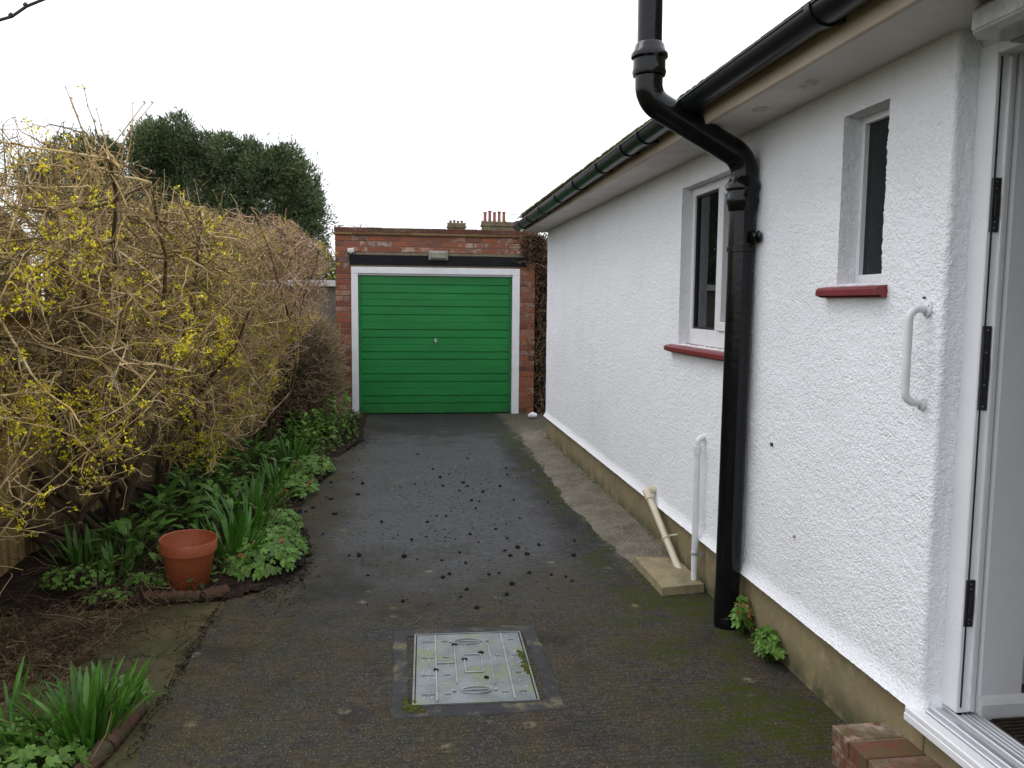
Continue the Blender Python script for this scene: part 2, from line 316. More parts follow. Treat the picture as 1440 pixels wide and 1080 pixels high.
def link(name, me, parent=None, loc=(0, 0, 0), **k):
    o = bpy.data.objects.new(name, me); COL.objects.link(o); o.location = loc
    if parent is not None: o.parent = parent; ROOT[o] = ROOT[parent] + np.array(loc)
    else: ROOT[o] = np.array(loc, float)
    return tag(o, **k)
class MB:
    """collects geometry in world coordinates"""
    def __init__(s): s.v = []; s.f = {3: [], 4: []}; s.n = 0; s.ng = []
    def add(s, V, F):
        V = np.asarray(V, float); s.v.append(V)
        for f in F:
            f = [i+s.n for i in f]
            if len(f) in (3, 4): s.f[len(f)].append(f)
            else:
                for i in range(1, len(f)-1): s.f[3].append([f[0], f[i], f[i+1]])
        s.n += len(V); return s
    def addq(s, V, Q):
        s.v.append(np.asarray(V, float)); Q = np.asarray(Q)+s.n
        s.f[Q.shape[1]].extend(Q.tolist()); s.n += len(V); return s
    def box(s, x0, x1, y0, y1, z0, z1, ch=0, rot=None, c=None):
        if ch > 0:
            V = []; 
            for sx in (0, 1):
                for sy in (0, 1):
                    for sz in (0, 1):
                        X, Y, Z = (x0, x1)[sx], (y0, y1)[sy], (z0, z1)[sz]
                        dx, dy, dz = ch*(1-2*sx), ch*(1-2*sy), ch*(1-2*sz)
                        V += [(X, Y+dy, Z+dz), (X+dx, Y, Z+dz), (X+dx, Y+dy, Z)]
            def i(a, b, c_, k): return (a*4+b*2+c_)*3+k
            F = []
            for a in (0, 1):
                q = [i(a, 0, 0, 0), i(a, 1, 0, 0), i(a, 1, 1, 0), i(a, 0, 1, 0)]; F.append(q if a else q[::-1])
                q = [i(0, a, 0, 1), i(1, a, 0, 1), i(1, a, 1, 1), i(0, a, 1, 1)]; F.append(q[::-1] if a else q)
                q = [i(0, 0, a, 2), i(1, 0, a, 2), i(1, 1, a, 2), i(0, 1, a, 2)]; F.append(q if a else q[::-1])
            for a in (0, 1):
                for b in (0, 1):
                    F.append([i(a, b, 0, 0), i(a, b, 1, 0), i(a, b, 1, 1), i(a, b, 0, 1)])
                    F.append([i(a, 0, b, 0), i(a, 1, b, 0), i(a, 1, b, 2), i(a, 0, b, 2)])
                    F.append([i(0, a, b, 1), i(1, a, b, 1), i(1, a, b, 2), i(0, a, b, 2)])
                    for c_ in (0, 1): F.append([i(a, b, c_, 0), i(a, b, c_, 1), i(a, b, c_, 2)])
        else:
            V = [(x, y, z) for x in (x0, x1) for y in (y0, y1) for z in (z0, z1)]
            F = [(0, 1, 3, 2), (4, 6, 7, 5), (0, 4, 5, 1), (2, 3, 7, 6), (0, 2, 6, 4), (1, 5, 7, 3)]
        V = np.array(V, float)
        if rot is not None:
            cc = np.array(c if c is not None else V.mean(0)); V = (V-cc)@np.array(rot).T+cc
        return s.add(V, F)
    def tube(s, P, R, n=12, cap=True):
        P = np.asarray(P, float); R = np.broadcast_to(np.asarray(R, float), (len(P),)); V = []
        T = np.gradient(P, axis=0); T /= np.linalg.norm(T, axis=1)[:, None]+1e-12
        up = np.array([0, 0, 1.]) if abs(T[0][2]) < .9 else np.array([1., 0, 0])
        a = np.cross(T[0], up); a /= np.linalg.norm(a)
        for p, t, r in zip(P, T, R):
            a = a-t*np.dot(a, t); a /= np.linalg.norm(a); b = np.cross(t, a)
            for k in range(n):
                th = 2*pi*k/n; V.append(p+r*(cos(th)*a+sin(th)*b))
        F = [(i*n+k, i*n+(k+1) % n, (i+1)*n+(k+1) % n, (i+1)*n+k) for i in range(len(P)-1) for k in range(n)]
        if cap: F += [tuple(range(n))[::-1], tuple((len(P)-1)*n+k for k in range(n))]
        return s.add(V, F)
    def lathe(s, c, prof, n=24, axis=(0, 0, 1)):
        """prof: list of (r, h) along axis from c"""
        ax = np.array(axis, float); ax /= np.linalg.norm(ax)
        return s.tube_frames(c, prof, ax, n)
    def tube_frames(s, c, prof, ax, n):
        up = np.array([0, 1., 0]) if abs(ax[1]) < .9 else np.array([1., 0, 0])
        a = np.cross(ax, up); a /= np.linalg.norm(a); b = np.cross(ax, a); c = np.array(c, float)
        V = [c+ax*h+r*(cos(2*pi*k/n)*a+sin(2*pi*k/n)*b) for r, h in prof for k in range(n)]
        F = [(i*n+k, i*n+(k+1) % n, (i+1)*n+(k+1) % n, (i+1)*n+k) for i in range(len(prof)-1) for k in range(n)]
        if prof[0][0] > 1e-4: F.append(tuple(range(n))[::-1])
        if prof[-1][0] > 1e-4: F.append(tuple((len(prof)-1)*n+k for k in range(n)))
        return s.add(V, F)
    def prism(s, prof, axis, a0, a1):
        """extrude closed 2-D profile along axis ('x','y','z')"""
        n = len(prof); o = {'x': (1, 2, 0), 'y': (0, 2, 1), 'z': (0, 1, 2)}[axis]; V = np.zeros((2*n, 3))
        for j, t in enumerate((a0, a1)):
            for i, (p, q) in enumerate(prof): V[j*n+i, o[0]] = p; V[j*n+i, o[1]] = q; V[j*n+i, o[2]] = t
        return s.add(V, [(i, (i+1) % n, n+(i+1) % n, n+i) for i in range(n)]+[tuple(range(n))[::-1], tuple(range(n, 2*n))])
    def build(s, name, mat, parent=None, smooth=False, loc=(0, 0, 0), fixn=True, **k):
        V = np.concatenate(s.v)
        base_ = ROOT[parent] if parent is not None else np.zeros(3)
        V = V-base_-np.array(loc)
        me = fastmesh(name, V, [f for f in (s.f[3], s.f[4])], mat, smooth)
        if fixn and len(V) < 60000:
            import bmesh
            bm = bmesh.new(); bm.from_mesh(me); bmesh.ops.recalc_face_normals(bm, faces=bm.faces); bm.to_mesh(me); bm.free()
        if smooth and smooth != 'all':
            try: me.set_sharp_from_angle(angle=radians(40))
            except Exception: pass
        return link(name, me, parent, loc, **k)
def copyto(o, parent, loc=None, rot=None, scale=None):
    c = o.copy(); COL.objects.link(c); c.parent = parent
    if loc is not None: c.location = loc
    if rot is not None: c.rotation_euler = rot
    if scale is not None: c.scale = scale
    return c
def inst(name, me, parent, loc, rot=(0, 0, 0), scale=1):
    o = bpy.data.objects.new(name, me); COL.objects.link(o); o.parent = parent
    o.location = loc; o.rotation_euler = rot; o.scale = (scale,)*3 if isinstance(scale, (int, float)) else scale
    return o

# value noise in numpy
_tab = np.random.default_rng(3).random(65536)
def vnoise(P, s):
    q = P*s; i = np.floor(q).astype(np.int64); f = q-i; f = f*f*(3-2*f); out = 0
    for dx in (0, 1):
        for dy in (0, 1):
            for dz in (0, 1):
                h = _tab[((i[:, 0]+dx)*73856093 ^ (i[:, 1]+dy)*19349663 ^ (i[:, 2]+dz)*83492791) & 65535]
                out = out+h*(f[:, 0] if dx else 1-f[:, 0])*(f[:, 1] if dy else 1-f[:, 1])*(f[:, 2] if dz else 1-f[:, 2])
    return out
def rough_h(P):
    a = vnoise(P, 125); b = vnoise(P+5, 215); c = vnoise(P+9, 9)
    return .0032*(np.clip(a*1.6-.45, 0, 1)-.4)+.0021*(b-.5)+.003*(c-.5)

# ================================================================== SETTING
gm = MB()
R_ = 900
gm.add([(-R_, -R_, -.06), (R_, -R_, -.06), (R_, R_, -.06), (-R_, R_, -.06)], [(0, 1, 2, 3)])
gm.build('ground', 'far_ground', kind='structure')
def sheet(name, outline, z, mat, step=None, bumpy=0, **k):
    """flat sheet with an irregular outline, given thickness"""
    m = MB(); n = len(outline)
    m.add([(x, y, z) for x, y in outline], [tuple(range(n))]); 
    V = np.array([(x, y, z) for x, y in outline]+[(x, y, z-.08) for x, y in outline])
    m.add(V, [(i, (i+1) % n, n+(i+1) % n, n+i) for i in range(n)])
    return m.build(name, mat, **k)
def bed_grid(name, x0, x1, y0, y1, nx, ny, hfun, mat, mask=None, **k):
    xs = np.linspace(x0, x1, nx); ys = np.linspace(y0, y1, ny); X, Y = np.meshgrid(xs, ys, indexing='ij')
    P = np.stack([X.ravel(), Y.ravel(), 0*X.ravel()], 1); P[:, 2] = hfun(P)
    I = np.arange(nx*ny).reshape(nx, ny); Q = np.stack([I[:-1, :-1], I[1:, :-1], I[1:, 1:], I[:-1, 1:]], -1).reshape(-1, 4)
    if mask is not None:
        c = P[Q].mean(1); Q = Q[mask(c)]
    me = fastmesh(name, P, Q, mat, True); return link(name, me, None, **k)
# driveway edge on the left (bed side), from far to near
EDGE = [(-.50, 11.9), (-.52, 10.6), (-.47, 9.5), (-.60, 8.9), (-.70, 8.4), (-.66, 7.7), (-.80, 6.9), (-.80, 6.1), (-.66, 5.6), (-.60, 5.2), (-.62, 4.9), (-.80, 4.52), (-.93, 4.44)]
def edge_x(y):
    ys = np.array([e[1] for e in EDGE][::-1]); xs = np.array([e[0] for e in EDGE][::-1]); return np.interp(y, ys, xs)
def strip_sheet(name, left, right, z, mat, **k):
    n = len(left); m = MB()
    V = [(x, y, z) for x, y in left]+[(x, y, z) for x, y in right]+[(x, y, z-.09) for x, y in left]+[(x, y, z-.09) for x, y in right]
    F = [(i, i+1, n+i+1, n+i) for i in range(n-1)]+[(2*n+i, 2*n+i+1, i+1, i) for i in range(n-1)]+[(n+i, n+i+1, 3*n+i+1, 3*n+i) for i in range(n-1)]
    F += [(0, n, 3*n, 2*n), (n-1, 2*n-1, 4*n-1, 3*n-1)]
    m.add(V, F); return m.build(name, mat, **k)
yl = np.arange(12.6, -4, -.05); le = []
for yy in yl:
    xx = edge_x(yy) if yy > 4.44 else -.925+.02*sin(yy*3)
    le.append((xx+random.uniform(-.010, .010)+.03*(vnoise(np.array([[0, yy, 0]]), 4)[0]-.5), yy))
strip_sheet('driveway', le, [(1.70 if yy < 9.5 else 3.4, yy) for yy in yl], 0, 'concrete', kind='structure')
yl = np.arange(4.42, -4, -.05)
strip_sheet('side_path', [(-3.8, yy if yy < 4 else 4.0+(yy-4)*.3) for yy in yl], [(-.88, yy) for yy in yl], -.004, 'path', kind='structure')
bed_grid('garden_bed', -3.4, -.3, 4.1, 12.2, 120, 320,
         lambda P: -.03+.05*vnoise(P, 3)+.025*vnoise(P, 14)+.012*vnoise(P, 40), 'soil', kind='structure',
         mask=lambda c: (c[:, 0] < edge_x(c[:, 1])+.03) & ~((c[:, 1] < 4.43) & (c[:, 0] > -.95)) & (c[:, 1] > 4.42-.13*(-1-c[:, 0]).clip(0)))

# ================================================================== BUNGALOW
house = thing('bungalow', (1.66, 5.9, 0), 'white roughcast bungalow with dark gutter, red window sills and open doorway', 'house')
W = 1.662; YN = 2.378; YF = 9.46; ZB = .278; ZT = 2.42
WIN = [(4.02, 4.85, 1.345, 2.268), (2.725, 3.022, 1.665, 2.292)]       # y0,y1,z0,z1
def axis(breaks, steps):
    out = [breaks[0]]
    for a, b, s in zip(breaks[:-1], breaks[1:], steps):
        n = max(1, int(round((b-a)/s))); out += list(a+(b-a)*np.arange(1, n+1)/n)
    return np.array(out)
ys = axis([YN, 2.725, 3.022, 4.02, 4.85, 6.5, YF], [.0055, .0055, .0075, .012, .018, .03])
zs = axis([ZB, 1.345, 1.665, 2.268, 2.292, ZT], [.0065]*5)
# perimeter columns: near reveal (going back from the door frame), rounded corner, face, far corner
cols = []
for x in np.linspace(1.745, W+.02, 15)[:-1]: cols.append((x, YN, 0, -1))
for k in range(7): t = pi/2*k/6; cols.append((W+.018-.018*sin(t), YN+.018-.018*cos(t), -sin(t), -cos(t)))
n0 = len(cols)
for y in ys[1:]:
    if y > YN+.0185 and y < YF-.0001: cols.append((W, y, -1, 0))
for k in range(5): t = pi/2*k/4; cols.append((W+.01-.01*cos(t), YF+.01*sin(t), -cos(t), sin(t)))
for x in (1.8, 2.4, 3.5): cols.append((x, YF+.01, 0, 1))
cols = np.array(cols); nc, nz = len(cols), len(zs)
P = np.zeros((nc, nz, 3)); N = np.zeros((nc, nz, 3))
P[:, :, 0] = cols[:, 0, None]; P[:, :, 1] = cols[:, 1, None]; P[:, :, 2] = zs[None]; N[:, :, 0] = cols[:, 2, None]; N[:, :, 1] = cols[:, 3, None]
# bell-cast foot and gentle waviness of the face
fl = np.clip(1-(P[:, :, 2]-ZB)/.07, 0, 1)**2*.026
P += N*fl[..., None]
EPS = 1e-4
for (y0, y1, z0, z1) in WIN:                                            # lean displacement normal round the edges
    for yy_, s_ in ((y0, 1), (y1, -1)):
        mk = (np.abs(P[:, :, 1]-yy_) < EPS) & (P[:, :, 2] > z0-EPS) & (P[:, :, 2] < z1+EPS) & (N[:, :, 0] < -.9); N[mk] = (-1, s_, 0)
    for zz_, s_ in ((z0, 1), (z1, -1)):
        mk = (np.abs(P[:, :, 2]-zz_) < EPS) & (P[:, :, 1] > y0-EPS) & (P[:, :, 1] < y1+EPS) & (N[:, :, 0] < -.9); N[mk] += (0, 0, s_)
Pf = P.reshape(-1, 3); Nf = N.reshape(-1, 3)
Pd = Pf+Nf*(rough_h(Pf)[:, None])
I = np.arange(nc*nz).reshape(nc, nz); Q = np.stack([I[:-1, :-1], I[1:, :-1], I[1:, 1:], I[:-1, 1:]], -1).reshape(-1, 4)
c = Pf[Q].mean(1); keep = np.ones(len(Q), bool)
for (y0, y1, z0, z1) in WIN: keep &= ~((c[:, 1] > y0) & (c[:, 1] < y1) & (c[:, 2] > z0) & (c[:, 2] < z1) & (c[:, 0] < W+.012))
RV = []; RQ = []; off = 0
def reveal_grid(A, B, D, na, nd, nrm_in, corner_n):
    """strip from edge A-B going in direction D; first row matches the wall edge"""
    global off
    t = A
    G = np.zeros((len(A), nd, 3)); NN = np.zeros_like(G)
    for j in range(nd):
        G[:, j] = A+np.array(D)*(j/(nd-1)); NN[:, j] = nrm_in
    NN[:, 0] = corner_n; Gp = G.reshape(-1, 3); r = rough_h(Gp)*np.tile(np.where(np.arange(nd) > nd-3, .3, 1.0), len(A))
    RV.append(Gp+NN.reshape(-1, 3)*r[:, None])
    I2 = np.arange(len(Gp)).reshape(len(A), nd); RQ.append(np.stack([I2[:-1, :-1], I2[1:, :-1], I2[1:, 1:], I2[:-1, 1:]], -1).reshape(-1, 4)+off); off += len(Gp)
for (y0, y1, z0, z1), dep in zip(WIN, (.075, .085)):
    zz = zs[(zs > z0-EPS) & (zs < z1+EPS)]; yv = ys[(ys > y0-EPS) & (ys < y1+EPS)]
    for yy_, s_ in ((y0, 1), (y1, -1)):
        A = np.stack([np.full(len(zz), W), np.full(len(zz), yy_), zz], 1); cn = np.tile((-1., s_, 0), (len(zz), 1)); cn[0, 2] = 1; cn[-1, 2] = -1
        reveal_grid(A, None, (dep, 0, 0), 0, 12, (0, s_, 0), cn)
    for zz_, s_ in ((z0, 1), (z1, -1)):
        A = np.stack([np.full(len(yv), W), yv, np.full(len(yv), zz_)], 1); cn = np.tile((-1., 0, s_), (len(yv), 1)); cn[0, 1] = 1; cn[-1, 1] = -1
        reveal_grid(A, None, (dep, 0, 0), 0, 12, (0, 0, s_), cn)
VV = np.concatenate([Pd]+RV)-ROOT[house]; QQ = np.concatenate([Q[keep]]+[np.concatenate(RQ)+len(Pd)])
wall = link('wall', fastmesh('wall', VV, QQ, 'render', True), house)
# wall above the door and on past it, behind the camera
m = MB(); m.box(1.742, 1.80, 1.30, YN+.002, 2.361, 2.418); m.box(W, 1.9, -5, 1.30, .278, 2.418); m.build('wall', 'render', house)
m = MB(); m.box(1.672, 1.75, YN-.01, YF-.012, -.05, .282, .004); m.box(1.675, 1.75, -5, 2.36, -.05, .27); m.build('plinth', 'plinth', house)
m = MB(); m.box(1.9, 9, YF-.3, YF-.02, -.05, 2.41); m.build('wall', 'render', house, label='plain gable end wall out of view')
# little nail marks and stains in the render
for (y, z, r, mt) in ((3.52, .955, .010, 'steeldark'), (3.27, .60, .006, 'fence'), (2.47, 1.61, .004, 'steeldark')):
    m = MB(); m.lathe((W-.004, y, z), [(r, -.004), (r*.8, .004), (0, .005)], 8, (-1, 0, 0)); m.build('wall_plug', mt, house, True)
# ---- eaves
m = MB(); m.box(1.40, 1.80, -5, YF+.16, 2.412, 2.43, .001); m.build('soffit', 'soffit', house)
m = MB(); m.box(1.382, 1.403, -5, YF+.18, 2.405, 2.545, .003); m.box(1.40, 4.2, YF+.16, YF+.18, 2.405, 2.545); 
fa = m.build('fascia', 'fascia', house)
for (x, y, a) in ((1.50, 3.42, .4), (1.50, 3.02, .5)):
    for k in range(4):
        px, py = x+random.uniform(-.012, .012), y+random.uniform(-.05, .05); m = MB()
        m.add([(px, py, 2.411), (px+.03, py+.01, 2.410), (px+.026, py+.03, 2.403-.006*random.random()), (px-.004, py+.022, 2.404)], [(0, 1, 2, 3)])
        m.build('flaked_paint', 'fascia', house)
# gutter: half-round channel with brackets
gx, gz, gr = 1.322, 2.515, .058
prof = [(gx-gr*cos(t), gz-gr*sin(t)) for t in np.linspace(0, pi, 15)]+[(gx+(gr-.005)*cos(t), gz-(gr-.005)*sin(t)) for t in np.linspace(0, pi, 15)]
def fall(y): return -.055*max(0, (y-3.5)/6)
m = MB(); np_ = len(prof); V = [(p, y, q+fall(y)) for y in (-5, 3.5, YF+.03) for p, q in prof]
m.add(V, [(a_*np_+i, a_*np_+(i+1) % np_, (a_+1)*np_+(i+1) % np_, (a_+1)*np_+i) for a_ in (0, 1) for i in range(np_)])
gz0 = gz; gz = gz0+fall(YF); m.lathe((gx, YF+.03, gz), [(gr+.002, 0), (gr+.002, .012), (gr*.5, .02), (0, .02)], 24, (0, 1, 0))
gz = gz0; m.tube([(gx-gr+.001, -5, gz), (gx-gr+.001, 3.5, gz), (gx-gr+.001, YF+.03, gz+fall(YF))], .0055, 8)
gut = m.build('gutter', 'gutter', house, True)
for y in (2.55, 4.47, 4.05-1.02+1.8, 5.45, 6.2, 6.95, 7.75, 8.5, 9.1, 1.6):
    m = MB(); gz = gz0+fall(y)
    m.prism([(gx-(gr+.007)*cos(t), gz-(gr+.007)*sin(t)) for t in np.linspace(-.12, pi, 14)]+[(gx+(gr+.001)*cos(t), gz-(gr+.001)*sin(t)) for t in np.linspace(0, pi+.1, 14)], 'y', y-.016, y+.016)
    m.box(gx+.04, 1.383, y-.022, y+.022, gz-.05, gz+.01, .004)
    m.build('gutter_bracket', 'gutter', gut, True)
# roof: boarded slope with courses of tiles; eaves edge overhangs the gutter
gz = gz0
PITCH = radians(37); rm = MB(); ex, ez = 1.338, 2.556
rows = 36; tv = []; 
rr = MB()
def roof_pt(d, y, h=0): return (ex+d*cos(PITCH)-h*sin(PITCH), y, ez+d*sin(PITCH)+h*cos(PITCH))
m = MB(); m.add([roof_pt(0.02, -5), roof_pt(.02, YF+.2), roof_pt(4.2, YF-3.3), roof_pt(4.2, -5)], [(0, 1, 2, 3)])
m.add([roof_pt(.02, YF+.2), (ex+8, YF+.2, ez), roof_pt(4.2, YF-3.3)], [(0, 1, 2)]); rbase = m.build('roof', 'tile', house)
tm = MB()
for r in range(18):
    d0 = r*.1; yend = YF+.2-d0*.8
    y = -1+(r % 2)*.083
    while y < yend:
        lift = .012+random.uniform(-.003, .004); y2 = min(y+.160, yend)
        a = [roof_pt(d0-.01, y, lift), roof_pt(d0-.01, y2, lift+random.uniform(-.002, .002)), roof_pt(d0+.16, y2, .002), roof_pt(d0+.16, y, .002)]
        b = [roof_pt(d0-.01, y, lift-.011), roof_pt(d0-.01, y2, lift-.011)]
        tm.add(a+b, [(0, 1, 2, 3), (0, 4, 5, 1)]); y += .165
tm.build('roof_tiles', 'tile', rbase, fixn=False, kind='stuff')
mm = MB()
for k in range(420):
    d = abs(random.gauss(0, .12)); y = random.uniform(4, YF+.1); r = random.uniform(.008, .028)
    mm.lathe(roof_pt(d, y, .008), [(r, 0), (r*.9, r*.35), (r*.4, r*.6), (0, r*.62)], 6, (-sin(PITCH), 0, cos(PITCH)))
mm.build('moss', 'moss', rbase, True, fixn=False, kind='stuff')
# ---- windows
def window(y0, y1, z0, z1, dep, mull, name='window'):
    x = W+dep-.012; f = .048
    m = MB(); m.box(x+.012, x+.07, y0-.005, y1+.005, z0-.005, z1+.005); w_ = None
    fr = MB()
    fr.box(x, x+.06, y0, y1, z0, z0+.095, .003); fr.box(x, x+.06, y0, y1, z1-f, z1, .003)
    fr.box(x+.0005, x+.0595, y0, y0+f, z0+.095, z1-f, .003); fr.box(x+.0005, x+.0595, y1-f, y1, z0+.095, z1-f, .003)
    w_ = fr.build(name, 'white', house)
    return w_, x, f
# casement: fixed light and an opening sash
y0, y1, z0, z1 = WIN[0]; win, xf, f = window(y0, y1, z0, z1, .075, True)
m = MB(); ym = y1-.42
m.box(xf-.001, xf+.058, ym-.055, ym, z0+.095, z1-f, .003); m.build('mullion', 'white', win)
m = MB(); m.box(xf+.012, xf+.05, y1-f-.012, y1-f, z0+.095, z1-f); m.box(xf+.012, xf+.05, ym, ym+.012, z0+.095, z1-f)
m.box(xf+.012, xf+.05, ym+.012, y1-f-.012, z0+.095, z0+.095+.012); m.box(xf+.012, xf+.05, ym+.012, y1-f-.012, z1-f-.012, z1-f); m.build('glazing_bead', 'seal', win)
m = MB(); m.box(xf+.024, xf+.03, ym+.012, y1-f-.012, z0+.095+.012, z1-f-.012); m.build('pane', 'glass', win)
m = MB(); sa, sb = y0+f, ym-.055
for (a, b, c_, d_) in ((sa, sb, z0+.095, z0+.095+.05), (sa, sb, z1-f-.05, z1-f), (sa, sa+.05, z0+.095+.05, z1-f-.05), (sb-.05, sb, z0+.095+.05, z1-f-.05)):
    m.box(xf-.012, xf+.045, a, b, c_, d_, .003)
m.build('sash', 'white', win)
m = MB(); m.box(xf+.02, xf+.026, sa+.05, sb-.05, z0+.095+.05, z1-f-.05); m.build('pane', 'glass', win)
m = MB(); m.prism([(W-.050, z0-.042), (W-.050, z0-.020), (W-.036, z0-.010), (W+.08, z0+.004), (W+.08, z0-.048), (W-.02, z0-.052), (W-.022, z0-.042)], 'y', y0-.10, y1+.12); m.build('sill', 'redsill', win)
# slim window
y0, y1, z0, z1 = WIN[1]; f2 = .022
m = MB(); x = W+.072
m.box(x, x+.05, y0, y1, z0, z0+.035, .002); m.box(x, x+.05, y0, y1, z1-.028, z1, .002); m.box(x+.0005, x+.0495, y0, y0+f2, z0+.035, z1-.028, .002); m.box(x+.0005, x+.0495, y1-f2, y1, z0+.035, z1-.028, .002)
win2 = m.build('window', 'white', house)
m = MB(); m.box(x+.02, x+.026, y0+f2, y1-f2, z0+.035, z1-.028); m.build('pane', 'glass', win2)
m = MB(); m.prism([(W-.046, z0-.044), (W-.046, z0-.024), (W-.036, z0-.015), (W+.075, z0+.004), (W+.075, z0-.05), (W-.020, z0-.052), (W-.022, z0-.044)], 'y', y0-.042, y1+.075); m.build('sill', 'redsill', win2)
# ---- doorway: frame, strikes, threshold
DZ0, DZ1 = .30, 2.325; FX = 1.735; DY = 2.302
m = MB(); m.box(FX, FX+.066, DY, YN+.004, DZ0, DZ1+.035, .003); m.box(FX+.0005, FX+.0655, 1.36, DY, DZ1-.002, DZ1+.035, .003); m.box(FX, FX+.066, 1.30, 1.36, DZ0, DZ1+.035, .003)
dfr = m.build('door_frame', 'white', house)
m = MB(); m.box(FX+.012, FX+.016, DY-.0035, DY+.002, DZ0+.02, DZ1-.01); m.build('seal', 'seal', dfr)
m = MB(); m.box(FX+.036, FX+.048, DY-.010, DY+.002, DZ0+.01, DZ1-.01, .002); m.build('door_stop', 'white', dfr)
for (a, b) in ((1.805, 1.965), (1.268, 1.525), (.585, .735)):
    m = MB(); m.box(FX+.006, FX+.034, DY-.007, DY+.001, a, b, .0015); sp = m.build('strike_plate', 'steeldark', dfr)
    m = MB(); zc = (a+b)/2
    m.box(FX+.014, FX+.030, DY-.012, DY-.0072, zc-.035, zc+.03, .001)
    m.build('keep', 'seal', sp)
    for z in (a+.012, b-.012, zc-.05, zc+.048):
        m = MB(); m.lathe((FX+.019, DY-.007, z), [(.0035, 0), (.003, .002), (0, .002)], 8, (0, -1, 0)); m.build('screw', 'chrome', sp)
m = MB(); m.box(1.628, 1.668, 1.1, YN+.028, .262, .283, .004); m.box(1.626, 1.640, 1.1, YN+.028, .235, .262, .003); m.build('cill', 'white', house)
m = MB(); m.box(1.668, 1.735, 1.3, YN-.004, .262, .290, .003)
for x in (1.683, 1.729): m.box(x, x+.007, 1.3, YN-.006, .290, .301, .002)
m.box(1.737, 1.815, 1.36, DY-.002, .262, .297, .002)
for x in (1.752, 1.768, 1.784, 1.80): m.box(x, x+.004, 1.36, DY-.004, .297, .301, .001)
m.build('threshold', 'alu', house)
# hall inside
m = MB(); m.box(1.803, 1.955, 2.292, 2.50, .26, 2.40, .006); m.box(1.95, 2.55, 2.50, 2.60, .26, 2.40); m.box(2.55, 2.65, .3, 2.55, .26, 2.40); m.box(1.9, 2.6, .2, .3, .26, 2.4); m.box(1.803, 1.90, -.2, 1.29, .26, 2.40)
m.build('hall_wall', 'plaster', house)
m = MB(); m.box(1.76, 2.6, .2, 2.6, 2.401, 2.411); m.build('hall_ceiling', 'plaster', house)
m = MB(); m.prism([(2.292, .26), (2.276, .262), (2.276, .335), (2.284, .35), (2.292, .36)], 'x', 1.803, 1.972); m.prism([(1.955, .26), (1.970, .262), (1.970, .335), (1.962, .35), (1.955, .36)], 'y', 2.2925, 2.49)
m.build('skirting_board', 'skirt', house)
m = MB(); m.box(1.815, 2.6, .3, 2.52, .22, .283); m.build('hall_floor', 'carpet', house)

t = thing('doormat', (2.15, 1.85, .283), 'dark brown ribbed doormat just inside the open doorway', 'doormat')
m = MB(); m.box(1.822, 2.545, 1.40, 2.272, .2835, .290, .002); mt_ = m.build('backing', 'mat', t)
m = MB()
for k in range(44): y = 1.415+k*.0195; m.box(1.832, 2.535, y, y+.011, .2902, .2965)
m.build('pile_rib', 'mat', t, kind='stuff')

# ================================================================== things fixed to the house
def soil_pipe():
    Yp = 3.80; r = .060
    t = thing('soil_pipe', (1.595, Yp, 0), 'thick glossy black soil pipe kinked out under the eaves and up past the gutter', 'pipe')
    m = MB(); m.tube([(1.588, Yp, -.02), (1.592, Yp, .5), (1.596, Yp, 1.4), (1.60, Yp, 2.1)], r, 32)
    m.lathe((1.5925, Yp, 0), [(r+.004, 0), (r+.004, .05), (r+.001, .06)], 32); m.build('lower_pipe', 'blackpaint', t, True)
    # swan neck
    pts = []
    a = np.array([1.60, Yp, 2.10]); pts = [a, (1.60, Yp, 2.20)]
    for k in range(1, 9):
        th = radians(k*62/8); R2 = .11; pts.append((1.60-R2+R2*cos(th), Yp, 2.20+R2*sin(th)))
    e = np.array(pts[-1]); dr = np.array([-sin(radians(62)), 0, cos(radians(62))])
    R3 = .11; tx = 1.128; lx = (e[0]-tx-R3*(1-cos(radians(62))))/-dr[0]*-1
    L = (e[0]-(tx+R3*(1-cos(radians(62)))))/sin(radians(62)); 
    for q in (.33, .66, 1.): pts.append(tuple(e+dr*L*q))
    e2 = np.array(pts[-1]); cx = tx+R3
    for k in range(1, 9):
        th = radians(62*(1-k/8)); pts.append((tx+R3-R3*cos(th), Yp, e2[2]+R3*sin(radians(62))-R3*sin(th)))
    zt = pts[-1][2]; pts += [(tx, Yp, zt+.06)]
    m = MB(); m.tube(pts, r+.003, 32); m.build('swan_neck', 'blackpaint', t, True)
    m = MB(); m.lathe((1.599, Yp, 2.02), [(r, 0), (r+.006, .006), (r+.010, .03), (r+.018, .05), (r+.012, .07), (r+.012, .095), (r+.022, .105), (r+.022, .125), (r+.010, .14), (r+.004, .16)], 32); m.build('socket', 'blackpaint', t, True)
    z = zt+.035
    m = MB(); m.lathe((tx, Yp, z), [(r, 0), (r+.014, .004), (r+.018, .02), (r+.014, .035), (r+.013, .075), (r+.024, .085), (r+.024, .10), (r+.012, .115), (r+.006, .14), (r-.002, .15)], 32); m.build('socket', 'blackpaint', t, True)
    m = MB(); m.tube([(tx, Yp, z+.05), (tx-.004, Yp, 3.2), (tx-.012, Yp, 4.4)], r-.004, 32); m.build('upper_pipe', 'blackpaint', t, True)
    m = MB(); m.tube([(1.632, Yp-.075, 1.90), (1.60, Yp, 1.90)], .010, 8)
    m.lathe((1.612, Yp-.075, 1.90), [(.014, 0), (.026, .004), (.031, .015), (.022, .026), (.030, .036), (.020, .046), (0, .048)], 9, (1, -.15, 0))
    m.build('fixing_boss', 'blackpaint', t, True, label='lumpy painted bracket boss beside the pipe')
    m = MB(); m.lathe((1.5975, Yp, 1.83), [(r, 0), (r+.005, .003), (r+.005, .025), (r, .028)], 32); m.build('pipe_band', 'blackpaint', t, True)
soil_pipe()
